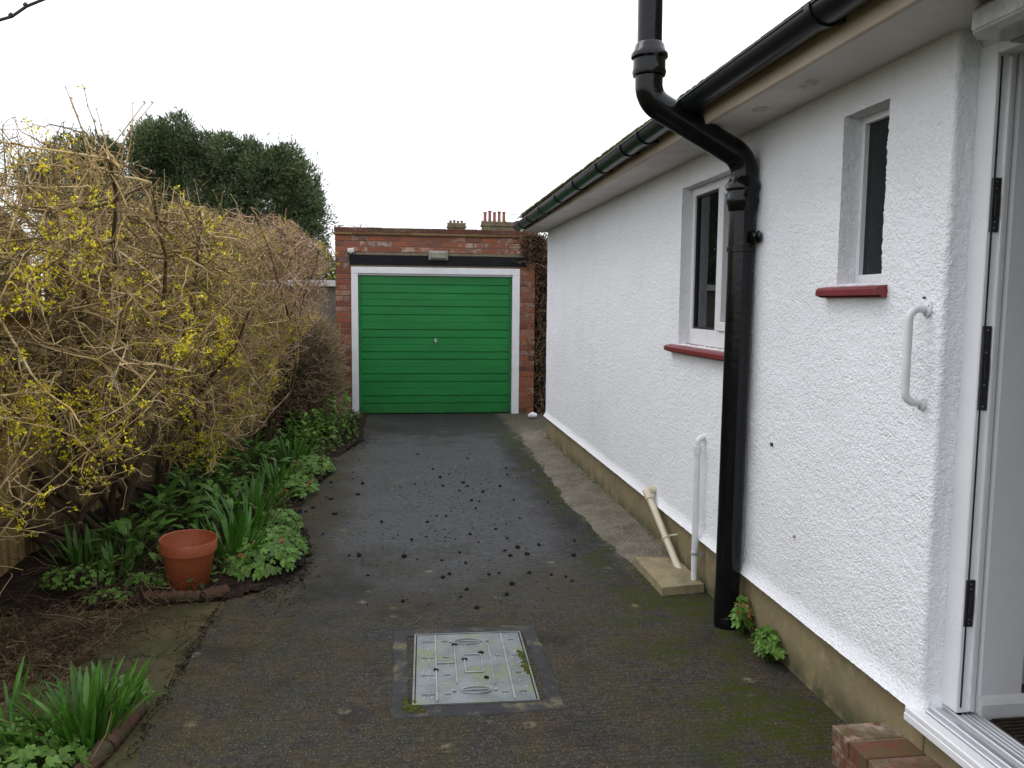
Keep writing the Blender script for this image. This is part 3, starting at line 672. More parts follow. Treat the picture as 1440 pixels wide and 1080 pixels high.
# the boss sits on the near side, against the wall
# white overflow pipe
t = thing('overflow_pipe', (1.62, 4.35, 0), 'thin white upright plastic pipe with a bent top turning into the wall', 'pipe')
m = MB(); pts = [(1.622, 4.35, .02), (1.620, 4.35, .45), (1.618, 4.35, .81)]+[(1.618+.045*(1-cos(a)), 4.35, .81+.045*sin(a)) for a in np.linspace(.25, pi/2, 6)]+[(1.672, 4.35, .855)]
m.tube(pts, .0175, 16); m.build('pipe', 'whitewood', t, True)
m = MB(); m.lathe((1.618, 4.35, .76), [(.0175, 0), (.0215, .002), (.0215, .045), (.0175, .047)], 16); m.build('elbow_socket', 'whitewood', t, True)
m = MB(); m.lathe((1.620, 4.35, .19), [(.0175, 0), (.022, .002), (.022, .012), (.0175, .014)], 16); m.box(1.62, 1.675, 4.33, 4.336, .19, .204); m.build('clip', 'lampbody', t, True)
# cream waste pipe, sloping along the wall
t = thing('waste_pipe', (1.63, 4.6, 0), 'cream plastic waste pipe slanting down the plinth to the pale slab', 'pipe')
A = np.array([1.60, 5.20, .345]); B = np.array([1.61, 4.56, .03]); D = B-A; dn = D/np.linalg.norm(D)
m = MB(); m.tube([A, A+D*.5, B], .0215, 16); m.tube([B-dn*.05, B, B+dn*.012], .0235, 16); m.build('pipe', 'cream', t, True)
m = MB(); m.tube([(1.67, 5.22, .36), (1.62, 5.22, .362), A+(-.0, .01, .008), A+dn*.03, A+dn*.075], [.024, .026, .028, .028, .028], 16); m.build('elbow', 'cream', t, True)
m = MB(); C_ = A+D*.62; m.lathe(C_-dn*.008, [(.0215, 0), (.027, .001), (.027, .016), (.0215, .017)], 16, dn); m.tube([C_+(.02, 0, .02), (1.672, C_[1]-.02, C_[2]+.03)], .006, 8); m.build('clip', 'cream', t, True)
# grab handle
t = thing('grab_handle', (1.64, 2.45, 1.27), 'white painted grab handle screwed upright beside the doorway', 'handle')
hx = W-.055; hy = 2.452
pts = [(W-.004, hy, 1.575), (W-.028, hy, 1.575)]+[(W-.028-.035*sin(a), hy, 1.540+.035*cos(a)) for a in np.linspace(.2, pi/2, 6)]+[(W-.063, hy, 1.42)]+[(W-.028-.035*cos(a), hy, 1.31-.035*sin(a)) for a in np.linspace(0, pi/2-.2, 6)]+[(W-.028, hy, 1.275), (W-.004, hy, 1.275)]
m = MB(); m.tube(pts, .0128, 16); m.build('grip', 'whitewood', t, True)
for z in (1.575, 1.275):
    m = MB(); m.lathe((W-.001, hy, z), [(.025, 0), (.025, .006), (.016, .010), (.0, .011)], 20, (-1, 0, 0)); fl_ = m.build('flange', 'whitewood', t, True)
    for (dy, dz) in ((-.015, .009), (.015, .009), (0, -.018)):
        m = MB(); m.lathe((W-.0085, hy+dy, z+dz), [(.0032, 0), (.0028, .002), (0, .002)], 8, (-1, 0, 0)); m.build('screw', 'steeldark', fl_)
# bulkhead lamp over the door
t = thing('wall_lamp', (1.66, 2.08, 2.35), 'ribbed glass bulkhead lamp above the doorway at the eaves', 'lamp')
m = MB(); m.box(1.681, 1.741, 1.955, 2.200, 2.318, 2.411, .008); m.build('lamp_base', 'lampbody', t)
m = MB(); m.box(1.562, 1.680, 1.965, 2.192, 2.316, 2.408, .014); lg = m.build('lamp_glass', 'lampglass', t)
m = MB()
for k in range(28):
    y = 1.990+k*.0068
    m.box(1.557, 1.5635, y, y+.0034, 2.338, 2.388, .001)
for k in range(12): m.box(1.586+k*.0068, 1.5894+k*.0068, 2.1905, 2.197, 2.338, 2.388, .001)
m.build('glass_rib', 'ribglint', lg, kind='stuff')  # rib highlights come from the pale colour

# ================================================================== GARAGE
GY = 11.74
gar = thing('garage', (.5, GY, 0), 'flat-roofed red brick garage with a green up-and-over door', 'garage')
GX0, GX1, GZ = -.905, 1.885, 2.50
OX0, OX1, OZ = -.69, 1.665, 2.065
m = MB()
m.box(GX0+.004, OX0-.0, GY+.004, GY+.105, -.05, GZ); m.box(OX1, GX1-.004, GY+.004, GY+.105, -.05, GZ); m.box(OX0, OX1, GY+.004, GY+.105, OZ, GZ)
m.box(GX0+.004, GX0+.1, GY+.105, GY+5.5, -.05, GZ); m.box(GX1-.1, GX1-.004, GY+.105, GY+5.5, -.05, GZ); m.box(GX0+.1, GX1-.1, GY+5.4, GY+5.5, -.05, GZ)
gw = m.build('wall', 'mortar', gar)
m = MB(); m.box(GX0+.1, GX1-.1, GY+.105, GY+5.4, 2.42, 2.47); m.build('roof', 'lintel', gar)
bcache = {}
def brick(x0, x1, y0, y1, z0, z1, mat, par):
    dx, dy, dz = round(x1-x0, 3), round(y1-y0, 3), round(z1-z0, 3); key = (dx, dy, dz, mat)
    if key not in bcache:
        mb = MB(); mb.box(-dx/2, dx/2, -dy/2, dy/2, -dz/2, dz/2, .003)
        bcache[key] = fastmesh('brick', np.concatenate(mb.v), [mb.f[3], mb.f[4]], mat)
        import bmesh
        bm = bmesh.new(); bm.from_mesh(bcache[key]); bmesh.ops.recalc_face_normals(bm, faces=bm.faces); bm.to_mesh(bcache[key]); bm.free()
    o = inst('brick', bcache[key], par, (np.array([(x0+x1)/2, (y0+y1)/2, (z0+z1)/2])-ROOT[par]), (random.uniform(-.006, .006), 0, random.uniform(-.004, .004)))
    return o
LX0, LX1, LZ0, LZ1 = -.73, 1.78, 2.095, 2.232        # lintel
pitch = .0755; nrow = int(GZ/pitch)
for r in range(nrow+1):
    z0 = r*pitch+.008; z1 = min(z0+.0655, GZ)
    if z1-z0 < .02: continue
    x = GX0-(.1125 if r % 2 else 0)
    while x < GX1:
        a, b = max(x, GX0), min(x+.215, GX1); x += .2252
        segs = [(a, b)]
        zc = (z0+z1)/2
        cut = None
        if zc < OZ+.02: cut = (OX0-.004, OX1+.004)
        elif z0 < LZ1 and z1 > LZ0: cut = (LX0-.006, LX1+.006)
        if cut:
            segs = []
            if a < cut[0]: segs.append((a, min(b, cut[0])))
            if b > cut[1]: segs.append((max(a, cut[1]), b))
        for (p, q) in segs:
            if q-p < .03: continue
            pr_ = random.uniform(-.003, .003); brick(p, q, GY-.003+pr_, GY+.06+pr_, z0, z1, 'brick_top' if zc > 2.2 else 'brick', gw)
# coping: two creasing tiles, then a course of brick laid flat
x = GX0-.02
while x < GX1+.06:
    m_ = 'creasing'; brick(x, min(x+.262, GX1+.06), GY-.035+random.uniform(-.003, .003), GY+.14, 2.503, 2.535, 'creasing', gw); x += .266
x = GX0-.01
while x < GX1+.04:
    brick(x, min(x+.213, GX1+.04), GY-.02+random.uniform(-.003, .003), GY+.12, 2.541, 2.603+random.uniform(-.002, .002), 'brick_dark', gw); x += .2205
m = MB(); m.box(GX0, GX1+.03, GY-.012, GY+.11, 2.505, 2.598); m.build('coping_mortar', 'mortar', gw)
# side wall bricks joined
sm = MB()
for r in range(nrow):
    y = GY+.115+(.11 if r % 2 else 0); z0 = r*pitch+.008
    while y < GY+5.4: sm.box(GX0-.001, GX0+.05, y, y+.215, z0, z0+.0655); y += .2252
sm.build('side_bricks', 'brick', gw, kind='stuff')
# lintel with ragged left end
m = MB(); zs_ = np.linspace(LZ0, LZ1, 6); pr2 = [(LX0+.02*random.random()+abs(z-2.165)*.2, z) for z in zs_]
m.prism([(LX1, LZ0), (LX1, LZ1-.004)]+[(1.2, LZ1+.003), (.4, LZ1-.002)]+[(p, q) for p, q in pr2[::-1]], 'y', GY-.012, GY+.1); m.build('lintel', 'lintel', gar)
m = MB(); m.box(LX1+.003, LX1+.05, GY-.001, GY+.05, LZ1-.05, LZ1+.012, .003); m.box(LX1+.0, LX1+.07, GY-.002, GY+.05, LZ0+.005, LZ1-.06, .003); m.build('mortar_patch', 'mortar', gar)
# frame
m = MB(); ft = .092
m.box(OX0, OX0+ft, GY-.018, GY+.08, 0.0, OZ-.088, .003); m.box(OX1-ft-.012, OX1, GY-.018, GY+.08, 0.0, OZ-.088, .003); m.box(OX0, OX1, GY-.0185, GY+.08, OZ-.088, OZ, .003)
m.box(OX0+ft, OX1-ft-.012, GY+.012, GY+.075, OZ-.112, OZ-.089)
m.build('door_frame', 'whitewood', gar)
# door leaf: stacked horizontal boards
door = link('garage_door', None, gar) if False else None
DX0, DX1, DZ = OX0+ft+.006, OX1-ft-.018, OZ-.116
m = MB(); m.box(DX0, DX1, GY+.052, GY+.07, .012, DZ); door = m.build('garage_door', 'green', gar)
gl = [395, 432, 490, 527, 592, 627, 690, 723, 787, 822, 885, 918]; top_, bot_ = 357, 962
zl = [DZ]+[.012+(DZ-.012)*(bot_-g)/(bot_-top_) for g in gl]+[.012]
for i in range(len(zl)-1):
    a, b = zl[i+1], zl[i]; m = MB(); h_ = b-a; yb = GY+.0518; d = .012 if i % 2 == 0 else .010
    inset = .035
    m.prism([(yb, a+.004), (yb-.004, a+.004), (yb-d-.003, a+.010)]+([(yb-d-.003, (a+b)/2-.006), (yb-d+.001, (a+b)/2-.002), (yb-d+.001, (a+b)/2+.002), (yb-d-.003, (a+b)/2+.006)] if h_ > .15 else [])+[(yb-d-.003, b-.008), (yb-.006, b-.005), (yb, b-.004)], 'x', DX0+inset, DX1-inset)
    m.build('panel', 'green', door)
m = MB()
for x0_, x1_ in ((DX0, DX0+.032), (DX1-.032, DX1)): m.box(x0_, x1_, GY+.042, GY+.0515, .012, DZ, .002)
m.box(DX0+.034, DX1-.034, GY+.0405, GY+.0515, .0125, .03, .002); m.build('door_edge', 'green', door)
m = MB(); hx_ = .475
m.lathe((hx_, GY+.039, 1.035), [(.022, 0), (.022, .008), (.012, .012), (.009, .03), (.014, .034), (0, .036)], 20, (0, -1, 0)); m.box(hx_-.008, hx_+.008, GY-.006, GY+.008, .985, 1.085, .004)
m.build('door_handle', 'chrome', door, True)
# lamp and sensor over the door
t = thing('garage_lamp', (.51, GY-.02, 2.235), 'dirty rectangular bulkhead lamp on the brickwork over the green door', 'lamp')
m = MB(); m.box(.375, .645, GY-.05, GY-.004, 2.170, 2.300, .008); m.build('lamp_base', 'lampbody', t)
m = MB(); m.box(.395, .625, GY-.10, GY-.0505, 2.182, 2.288, .018); m.build('lamp_glass', 'oldglass', t)
t = thing('alarm_sensor', (-.69, GY-.03, 2.28), 'small white sensor box on the bricks left of the black lintel', 'sensor')
m = MB(); m.box(-.735, -.645, GY-.05, GY-.004, 2.255, 2.315, .01); m.build('housing', 'sensor', t)
m = MB(); m.lathe((-.69, GY-.032, 2.255), [(.02, 0), (.016, .014), (0, .02)], 14, (0, -.2, -1)); m.build('lens', 'lampglass', t, True)

# ================================================================== GROUND THINGS
# manhole
MC = np.array([.298, 3.475]); ML = (-.044, 1)
t = thing('manhole_cover', (.302, 3.47, 0), 'galvanised steel manhole cover with raised pattern set in the driveway', 'manhole cover')
rotz = math.radians(-1.6); cr, sr = cos(rotz), sin(rotz)
RM = [[cr, -sr, 0], [sr, cr, 0], [0, 0, 1]]
def mbox(m, x0, x1, y0, y1, z0, z1, ch=0): m.box(MC[0]+x0, MC[0]+x1, MC[1]+y0, MC[1]+y1, z0, z1, ch, rot=RM, c=(MC[0], MC[1], 0))
hw, hl = .241, .338
m = MB(); pr_ = []
for (ax_, ay_, bx_, by_) in ((-1, -1, 1, -1), (1, -1, 1, 1), (1, 1, -1, 1), (-1, 1, -1, -1)):
    for k in range(14):
        q = k/14; X_ = (ax_+(bx_-ax_)*q); Y_ = (ay_+(by_-ay_)*q); pr_.append((MC[0]+X_*(hw+.105)+random.uniform(-.007, .007), MC[1]+Y_*(hl+.10)+random.uniform(-.007, .007)))
n_ = len(pr_); inn = [(MC[0]+(x-MC[0])*.8, MC[1]+(y-MC[1])*.8) for x, y in pr_]
m.add([(x, y, -.004) for x, y in pr_]+[(MC[0]+(x-MC[0])*.97, MC[1]+(y-MC[1])*.98, .0035) for x, y in pr_]+[(x, y, .0036) for x, y in inn], [(k, (k+1) % n_, n_+(k+1) % n_, n_+k) for k in range(n_)]+[(n_+k, n_+(k+1) % n_, 2*n_+(k+1) % n_, 2*n_+k) for k in range(n_)])
m.build('surround', 'coverframe', t)
m = MB()
for a in ((-hw-.012, -hw-.004, -hl-.012, hl+.012), (hw+.004, hw+.012, -hl-.012, hl+.012), (-hw-.004, hw+.004, -hl-.012, -hl-.004), (-hw-.004, hw+.004, hl+.004, hl+.012)): mbox(m, *a, -.01, .010)
m.build('frame', 'galv', t)
m = MB(); mbox(m, -hw-.004, hw+.004, -hl-.004, hl+.004, -.01, .0045); m.build('gap', 'soil', t)
m = MB(); mbox(m, -hw, hw, -hl, hl, -.005, .0085, .0015); plate = m.build('cover_plate', 'galv', t)
m = MB(); T0, T1 = .0085, .0135
for x in (-.155, .155): mbox(m, x-.004, x+.004, -hl+.01, hl-.01, T0, T1, .001)
for (x, y0_, y1_) in ((-.07, -.18, .20), (.085, -.20, .22), (-.03, -.08, .10), (.045, -.08, .10)): mbox(m, x-.003, x+.003, y0_, y1_, T0, T1, .001)
for (y, a, b) in ((.10, -.03, .045), (-.08, -.03, .045), (.02, -.155, -.07)): mbox(m, a, b, y-.003, y+.003, T0, T1, .001)
for sy in (-1, 1):
    yc = sy*.245
    for k in range(16):
        th = 2*pi*k/16; th2 = 2*pi*(k+1)/16
        p = (.062*cos(th), yc+.030*sin(th)); q = (.062*cos(th2), yc+.030*sin(th2))
        cx_, cy_ = (p[0]+q[0])/2, (p[1]+q[1])/2; L = math.hypot(q[0]-p[0], q[1]-p[1]); an = math.atan2(q[1]-p[1], q[0]-p[0])
        m.box(MC[0]+cx_-L/2, MC[0]+cx_+L/2, MC[1]+cy_-.002, MC[1]+cy_+.002, T0, T1, 0, rot=[[cos(an), -sin(an), 0], [sin(an), cos(an), 0], [0, 0, 1]])
    mbox(m, -.06, .06, yc-.002, yc+.002, T0, T1)
    for x in (-.085, .085): mbox(m, x-.006, x+.006, yc-.006, yc+.006, T0, T1+.002, .002)
m.build('raised_rib', 'galvrib', plate)
m = MB()
for i, x in enumerate((-.205, -.112, -.175, .12, .195)):
    for k in range(11):
        y = -.29+k*.058
        if abs(x) < .13 and abs(y) < .24 and x > 0 and k % 2: continue
        m.lathe((MC[0]+x+(.012 if k % 2 else -.008), MC[1]+y, T0), [(.0065, 0), (.0055, .002), (.003, .003), (0, .003)], 8)
        if k % 3 == 0: mbox(m, x-.012, x+.014, y+.02, y+.023, T0, T1)
for k in range(7):
    for y in (-.185, .205): m.lathe((MC[0]-.06+k*.024, MC[1]+y, T0), [(.005, 0), (.004, .002), (0, .003)], 8)
m.build('raised_stud', 'galvrib', plate, kind='stuff')
m = MB()
for k in range(60):
    x, y = hw-abs(random.gauss(0, .012)), random.uniform(-.12, .12); r = random.uniform(.004, .011)
    m.lathe((MC[0]+x, MC[1]+y, .008), [(r, 0), (r*.8, r*.3), (0, r*.4)], 6)
for k in range(40):
    r = random.uniform(.005, .016); m.lathe((MC[0]-hw-.02+random.gauss(0, .018), MC[1]-hl+random.gauss(0, .03), .003), [(r, 0), (r*.8, r*.4), (0, r*.55)], 6)
m.build('moss', 'moss', t, True, kind='stuff')
# pale slab by the pipes
t = thing('paving_slab', (1.52, 4.5, 0), 'pale concrete slab lying under the cream waste pipe', 'slab')
m = MB(); z_ = .045
m.add([(1.400, 4.235, -.01), (1.655, 4.27, -.01), (1.655, 4.74, -.01), (1.395, 4.79, -.01), (1.404, 4.24, z_), (1.652, 4.275, z_), (1.652, 4.735, z_+.004), (1.40, 4.785, z_+.004)],
      [(0, 3, 2, 1), (4, 5, 6, 7), (0, 1, 5, 4), (1, 2, 6, 5), (2, 3, 7, 6), (3, 0, 4, 7)])
m.build('slab', 'slab', t)
m = MB(); V = []; Q_ = []; nx_ = 9; Yh = np.arange(4.74, 9.9, .035)      # haunch of old concrete along the plinth
for y in Yh:
    xl = np.interp(y, [4.7, 5.3, 6.55, 9.36, 10], [1.395, 1.345, 1.30, 1.385, 1.40])+.05*(vnoise(np.array([[0, y, 3.]]), 5)[0]-.5)+.03*(vnoise(np.array([[0, y, 1.]]), 18)[0]-.5)
    for k in range(nx_):
        q = k/(nx_-1); x = xl*(1-q)+1.683*q; h_ = (-.004 if k == 0 else (.010+.022*q)+.004*(vnoise(np.array([[x, y, 0]]), 22)[0]-.5)); V.append((x, y, h_))
for a_ in range(len(Yh)-1):
    for k in range(nx_-1): b_ = a_*nx_+k; Q_.append((b_, b_+1, b_+nx_+1, b_+nx_))
link('pavement', fastmesh('pavement', V, np.array(Q_), 'haunch', True), None, kind='structure')
mm = MB(); rg4 = random.Random(77)      # moss in the joint between haunch and drive, and along the plinth foot
for k in range(900):
    y = rg4.uniform(4.3, 9.8); side = rg4.random() < .7
    if vnoise(np.array([[0, y, 9.]]), 3.5)[0] < .45: continue
    x = (np.interp(y, [4.7, 5.3, 6.55, 9.36, 10], [1.395, 1.345, 1.30, 1.385, 1.40])-.02+rg4.gauss(0, .03)) if side else 1.668-abs(rg4.gauss(0, .012))
    if not side and y < 4.8: continue
    r = rg4.uniform(.003, .011); mm.lathe((x, y, .0 if side else .028), [(r, 0), (r*.85, r*.4), (0, r*.6)], 5)
tag(mm.build('moss', 'moss', None, True, fixn=False), 'moss lining the pale strip of concrete along the house foot', 'moss', None, 'stuff')
# brick step
t = thing('brick_step', (1.56, 2.2, 0), 'low red brick doorstep blotched with lichen under the white cill', 'step')
m = MB(); m.box(1.475, 1.70, 1.2, 2.555, -.02, .138); st = m.build('mortar_bed', 'mortar', t)
y = 2.562
while y > 1.2:
    for (a, b) in ((1.468, 1.683),):
        o = brick(a, b, y-.1025, y, .079, .144+random.uniform(-.002, .002), 'brick_step', st)
    y -= .1125
y = 2.560
while y > 1.2:
    brick(1.470, 1.70, y-.215, y, .004, .069, 'brick_step', st); y -= .2252
# flower pot
t = thing('flower_pot', (-1.165, 4.62, .02), 'empty terracotta plastic flower pot standing on the edge of the bed', 'pot')
m = MB(); H = .272; tilt = (.03, -.06, 1)
prof = [(.0, .0), (.098, .0), (.104, .006), (.135, H-.075), (.137, H-.07), (.147, H-.066), (.150, H-.004), (.147, H), (.143, H-.003), (.138, H-.06), (.128, H-.075), (.098, .03), (0, .028)]
m.lathe((-1.165, 4.62, .02), prof, 40, tilt); m.build('pot', 'terracotta', t, True)
m = MB(); m.lathe((-1.165, 4.62, .02), [(.0, .045), (.10, .047)], 20, tilt); m.build('soil', 'soil', t)
# rope-topped edging pieces
def edging(x0, y0, x1, y1, label):
    L = math.hypot(x1-x0, y1-y0); t = thing('edging_stone', ((x0+x1)/2, (y0+y1)/2, 0), label, 'edging', 'clay edging round the flower beds')
    m = MB(); n = 28; P_ = [(x0+(x1-x0)*k/n, y0+(y1-y0)*k/n, .018) for k in range(n+1)]; m.tube(P_, [.032+.004*sin(k*1.5) for k in range(n+1)], 14); m.build('rope_top', 'rope', t, True)
    m = MB(); dx, dy = (y1-y0)/L*.018, -(x1-x0)/L*.018
    m.add([(x0-dx, y0-dy, -.06), (x0+dx, y0+dy, -.06), (x1+dx, y1+dy, -.06), (x1-dx, y1-dy, -.06), (x0-dx, y0-dy, .01), (x0+dx, y0+dy, .01), (x1+dx, y1+dy, .01), (x1-dx, y1-dy, .01)],
          [(0, 1, 2, 3), (4, 5, 6, 7), (0, 1, 5, 4), (1, 2, 6, 5), (2, 3, 7, 6), (3, 0, 4, 7)]); m.build('blade', 'rope', t)
edging(-1.345, 4.46, -1.06, 4.44, 'clay rope edging lying right under the terracotta pot')
edging(-1.045, 4.43, -.945, 4.53, 'short clay edging piece just right of the terracotta pot')
edging(-1.005, 3.22, -1.03, 2.93, 'clay edging beside the strappy leaves nearest the camera')
edging(-1.035, 2.92, -1.08, 2.60, 'clay edging at the bottom edge of the photo')

# clods on the drive
CL = [(0.66,8.31),(0.29,7.8),(0.99,7.79),(0.34,7.41),(0.53,7.17),(0.73,7.48),(0.75,7.32),(1.03,7.35),(0.48,6.86),(0.25,7.26),(0.35,7.07),(1.06,6.52),(0.56,6.25),(-0.15,5.92),(0.18,5.89),(1.07,5.74),(0.37,6.19),(0.46,6.15),(0.74,5.79),(0.65,5.99),(0.29,5.49),(0.28,5.38),(-0.06,5.5),(0.06,5.44),(-0.03,5.6),(0.16,5.5),(0.46,5.54),(0.5,5.35),(0.7,5.41),(0.65,5.14),(0.36,5.13),(0.24,4.98),(0.01,5.08),(-0.33,5.13),(-0.27,5.13),(-0.2,4.74),(0.23,4.66),(0.27,4.72),(0.38,4.91),(0.78,5.05),(0.67,5.03),(0.74,5.2),(0.89,5.24),(1.14,5.31),(1.07,4.99),(0.74,4.69),(0.61,4.5),(0.35,4.44),(0.31,4.33),(0.51,4.31),(0.56,4.34),(0.38,4.16),(0.0,4.3),(-0.57,4.7),(-0.54,5.65),(-0.68,6.39),(-0.72,6.27),(-0.76,6.27),(-0.67,6.68),(-0.57,6.66),(-0.61,6.73),(-0.36,6.8),(-0.34,7.21),(-0.44,7.43),(-0.45,7.72),(-0.56,7.37),(-0.62,7.29),(0.86,4.64),(0.94,4.6),(0.96,4.52),(0.56,4.7),(0.5,4.68),(0.25,6.05),(0.32,6.04),(0.86,5.93),(0.65,5.77),(0.65,5.65),(0.29,5.67),(0.89,6.49),(1.15,6.38),(0.67,6.81),(0.14,6.84),(0.11,7.15),(-0.02,7.07),(-0.02,6.74),(0.43,7.56),(0.6,7.81),(0.96,7.48),(0.84,7.0),(0.76,7.17),(0.68,7.11),(0.56,7.04),(0.55,6.5),(0.61,6.47),(-0.16,8.18),(-0.43,8.35),(0.16,8.59),(0.7,8.57),(0.09,5.02),(-0.5,6.18)]
clod_me = []
for k in range(5):
    import bmesh
    bm = bmesh.new(); bmesh.ops.create_icosphere(bm, subdivisions=2, radius=1)
    for v in bm.verts:
        q_ = np.array([[v.co.x+k*7, v.co.y, v.co.z]]); f_ = .55+.9*vnoise(q_, 1.9)[0]+.55*(vnoise(q_, 4.3)[0]-.5); v.co = v.co*f_; v.co.z = v.co.z*.9+.45
    me = bpy.data.meshes.new('moss_clod')
    bm.to_mesh(me); bm.free(); me.materials.append(M['clod']); clod_me.append(me)
for i, (x, y) in enumerate(CL):
    o = bpy.data.objects.new('moss_clod', clod_me[i % 5]); COL.objects.link(o)
    s = random.choice((.005, .006, .008, .009, .010, .012, .015)); o.location = (x, y, 0); o.scale = (s*random.uniform(.9, 1.4), s, s*random.uniform(.8, 1.1)); o.rotation_euler.z = random.random()*6
    tag(o, 'dark moss clod fallen on the wet driveway', 'clod', 'dark moss clods scattered on the driveway')
for (x, y), wh in zip(((.234, 3.689), (.35, 3.591), (.269, 3.528), (.142, 3.434), (.35, 3.339)), ('by the far oval rib', 'right of the middle at the back', 'in the middle panel', 'by the left long rib', 'nearest the front oval rib')):
    o = bpy.data.objects.new('moss_clod', clod_me[random.randrange(5)]); COL.objects.link(o); o.location = (x, y, .0085); o.scale = (.012, .009, .006)
    tag(o, 'dark moss clod on the steel manhole cover, '+wh, 'clod', 'dark moss clods on the manhole cover')

mm = MB(); rg3 = random.Random(12)
for k in range(520):
    x = rg3.gauss(.42, .42); y = rg3.gauss(6.0, 1.35)
    if not (-.75 < x < 1.3 and 4.0 < y < 9.5): continue
    r = rg3.uniform(.0025, .0065); a_ = rg3.random()*3
    mm.lathe((x, y, -.001), [(r, 0), (r*.9, r*.6), (0, r*.9)], 5)
tag(mm.build('crumbs', 'clod', None, fixn=False), 'tiny dark crumbs strewn among the clods on the driveway', 'crumbs', None, 'stuff')

# ================================================================== TWIGS
def strands(P0, P1, r0, r1, K=4, bend=.12, sides=3, rg=None):
    """many tapered strands from P0 to P1 with a wandering line; returns V, Q and node positions (N,K+1,3)"""
    rg = rg or rng; N_ = len(P0); t = np.linspace(0, 1, K+1)[None, :, None]
    D = P1-P0; L = np.linalg.norm(D, axis=1)+1e-9
    C = P0[:, None]*(1-t)+P1[:, None]*t
    b = rg.normal(size=(N_, 3))*L[:, None]*bend; C = C+b[:, None]*(np.sin(pi*t))
    C[:, 1:-1] += rg.normal(size=(N_, K-1, 3))*(L[:, None, None]*bend*.9/K)
    T = np.gradient(C, axis=1); T /= np.linalg.norm(T, axis=2, keepdims=True)+1e-9
    ref = rg.normal(size=(N_, 1, 3)); a = np.cross(T, ref); a /= np.linalg.norm(a, axis=2, keepdims=True)+1e-9; bb = np.cross(T, a)
    R = (np.asarray(r0).reshape(-1, 1)*(1-t[:, :, 0])+np.asarray(r1).reshape(-1, 1)*t[:, :, 0])
    th = 2*pi*np.arange(sides)/sides
    V = C[:, :, None]+R[:, :, None, None]*(np.cos(th)[None, None, :, None]*a[:, :, None]+np.sin(th)[None, None, :, None]*bb[:, :, None])
    idx = np.arange(N_*(K+1)*sides).reshape(N_, K+1, sides); nx = np.roll(idx, -1, 2)
    Q = np.stack([idx[:, :-1], nx[:, :-1], nx[:, 1:], idx[:, 1:]], -1).reshape(-1, 4)
    return V.reshape(-1, 3), Q, C
class Acc:
    def __init__(s): s.V = []; s.Q = []; s.n = 0
    def add(s, V, Q): s.V.append(V); s.Q.append(Q+s.n); s.n += len(V)
    def build(s, name, mat, parent, smooth=True, **k):
        return link(name, fastmesh(name, np.concatenate(s.V)-(ROOT[parent] if parent is not None else 0), np.concatenate(s.Q), mat, smooth), parent, **k)
def nearest_parent(nodes, targets, ks=6, rg=None, pull=0):
    kd = kdtree.KDTree(len(nodes))
    for i, p in enumerate(nodes): kd.insert(p, i)
    kd.balance(); out = np.zeros(len(targets), int)
    for i, p in enumerate(targets):
        c_ = kd.find_n(p, ks); out[i] = c_[random.randrange(len(c_))][1]
    return out
def petals(C, size, n=4, rg=None):
    """n narrow petals about every centre, one bent quad pair each"""
    rg = rg or rng; N_ = len(C); A = rg.normal(size=(N_, 1, 3)); A /= np.linalg.norm(A, axis=2, keepdims=True)
    d = rg.normal(size=(N_, n, 3)); d = d-.3*A; d /= np.linalg.norm(d, axis=2, keepdims=True)
    s = np.cross(d, rg.normal(size=(N_, n, 3))); s /= np.linalg.norm(s, axis=2, keepdims=True)
    L = size*rg.uniform(.7, 1.3, (N_, n, 1)); c = C[:, None]
    V = np.stack([c+0*d, c+d*L*.55+s*L*.22, c+d*L, c+d*L*.55-s*L*.22], 2)
    return V.reshape(-1, 3), np.arange(N_*n*4).reshape(-1, 4)
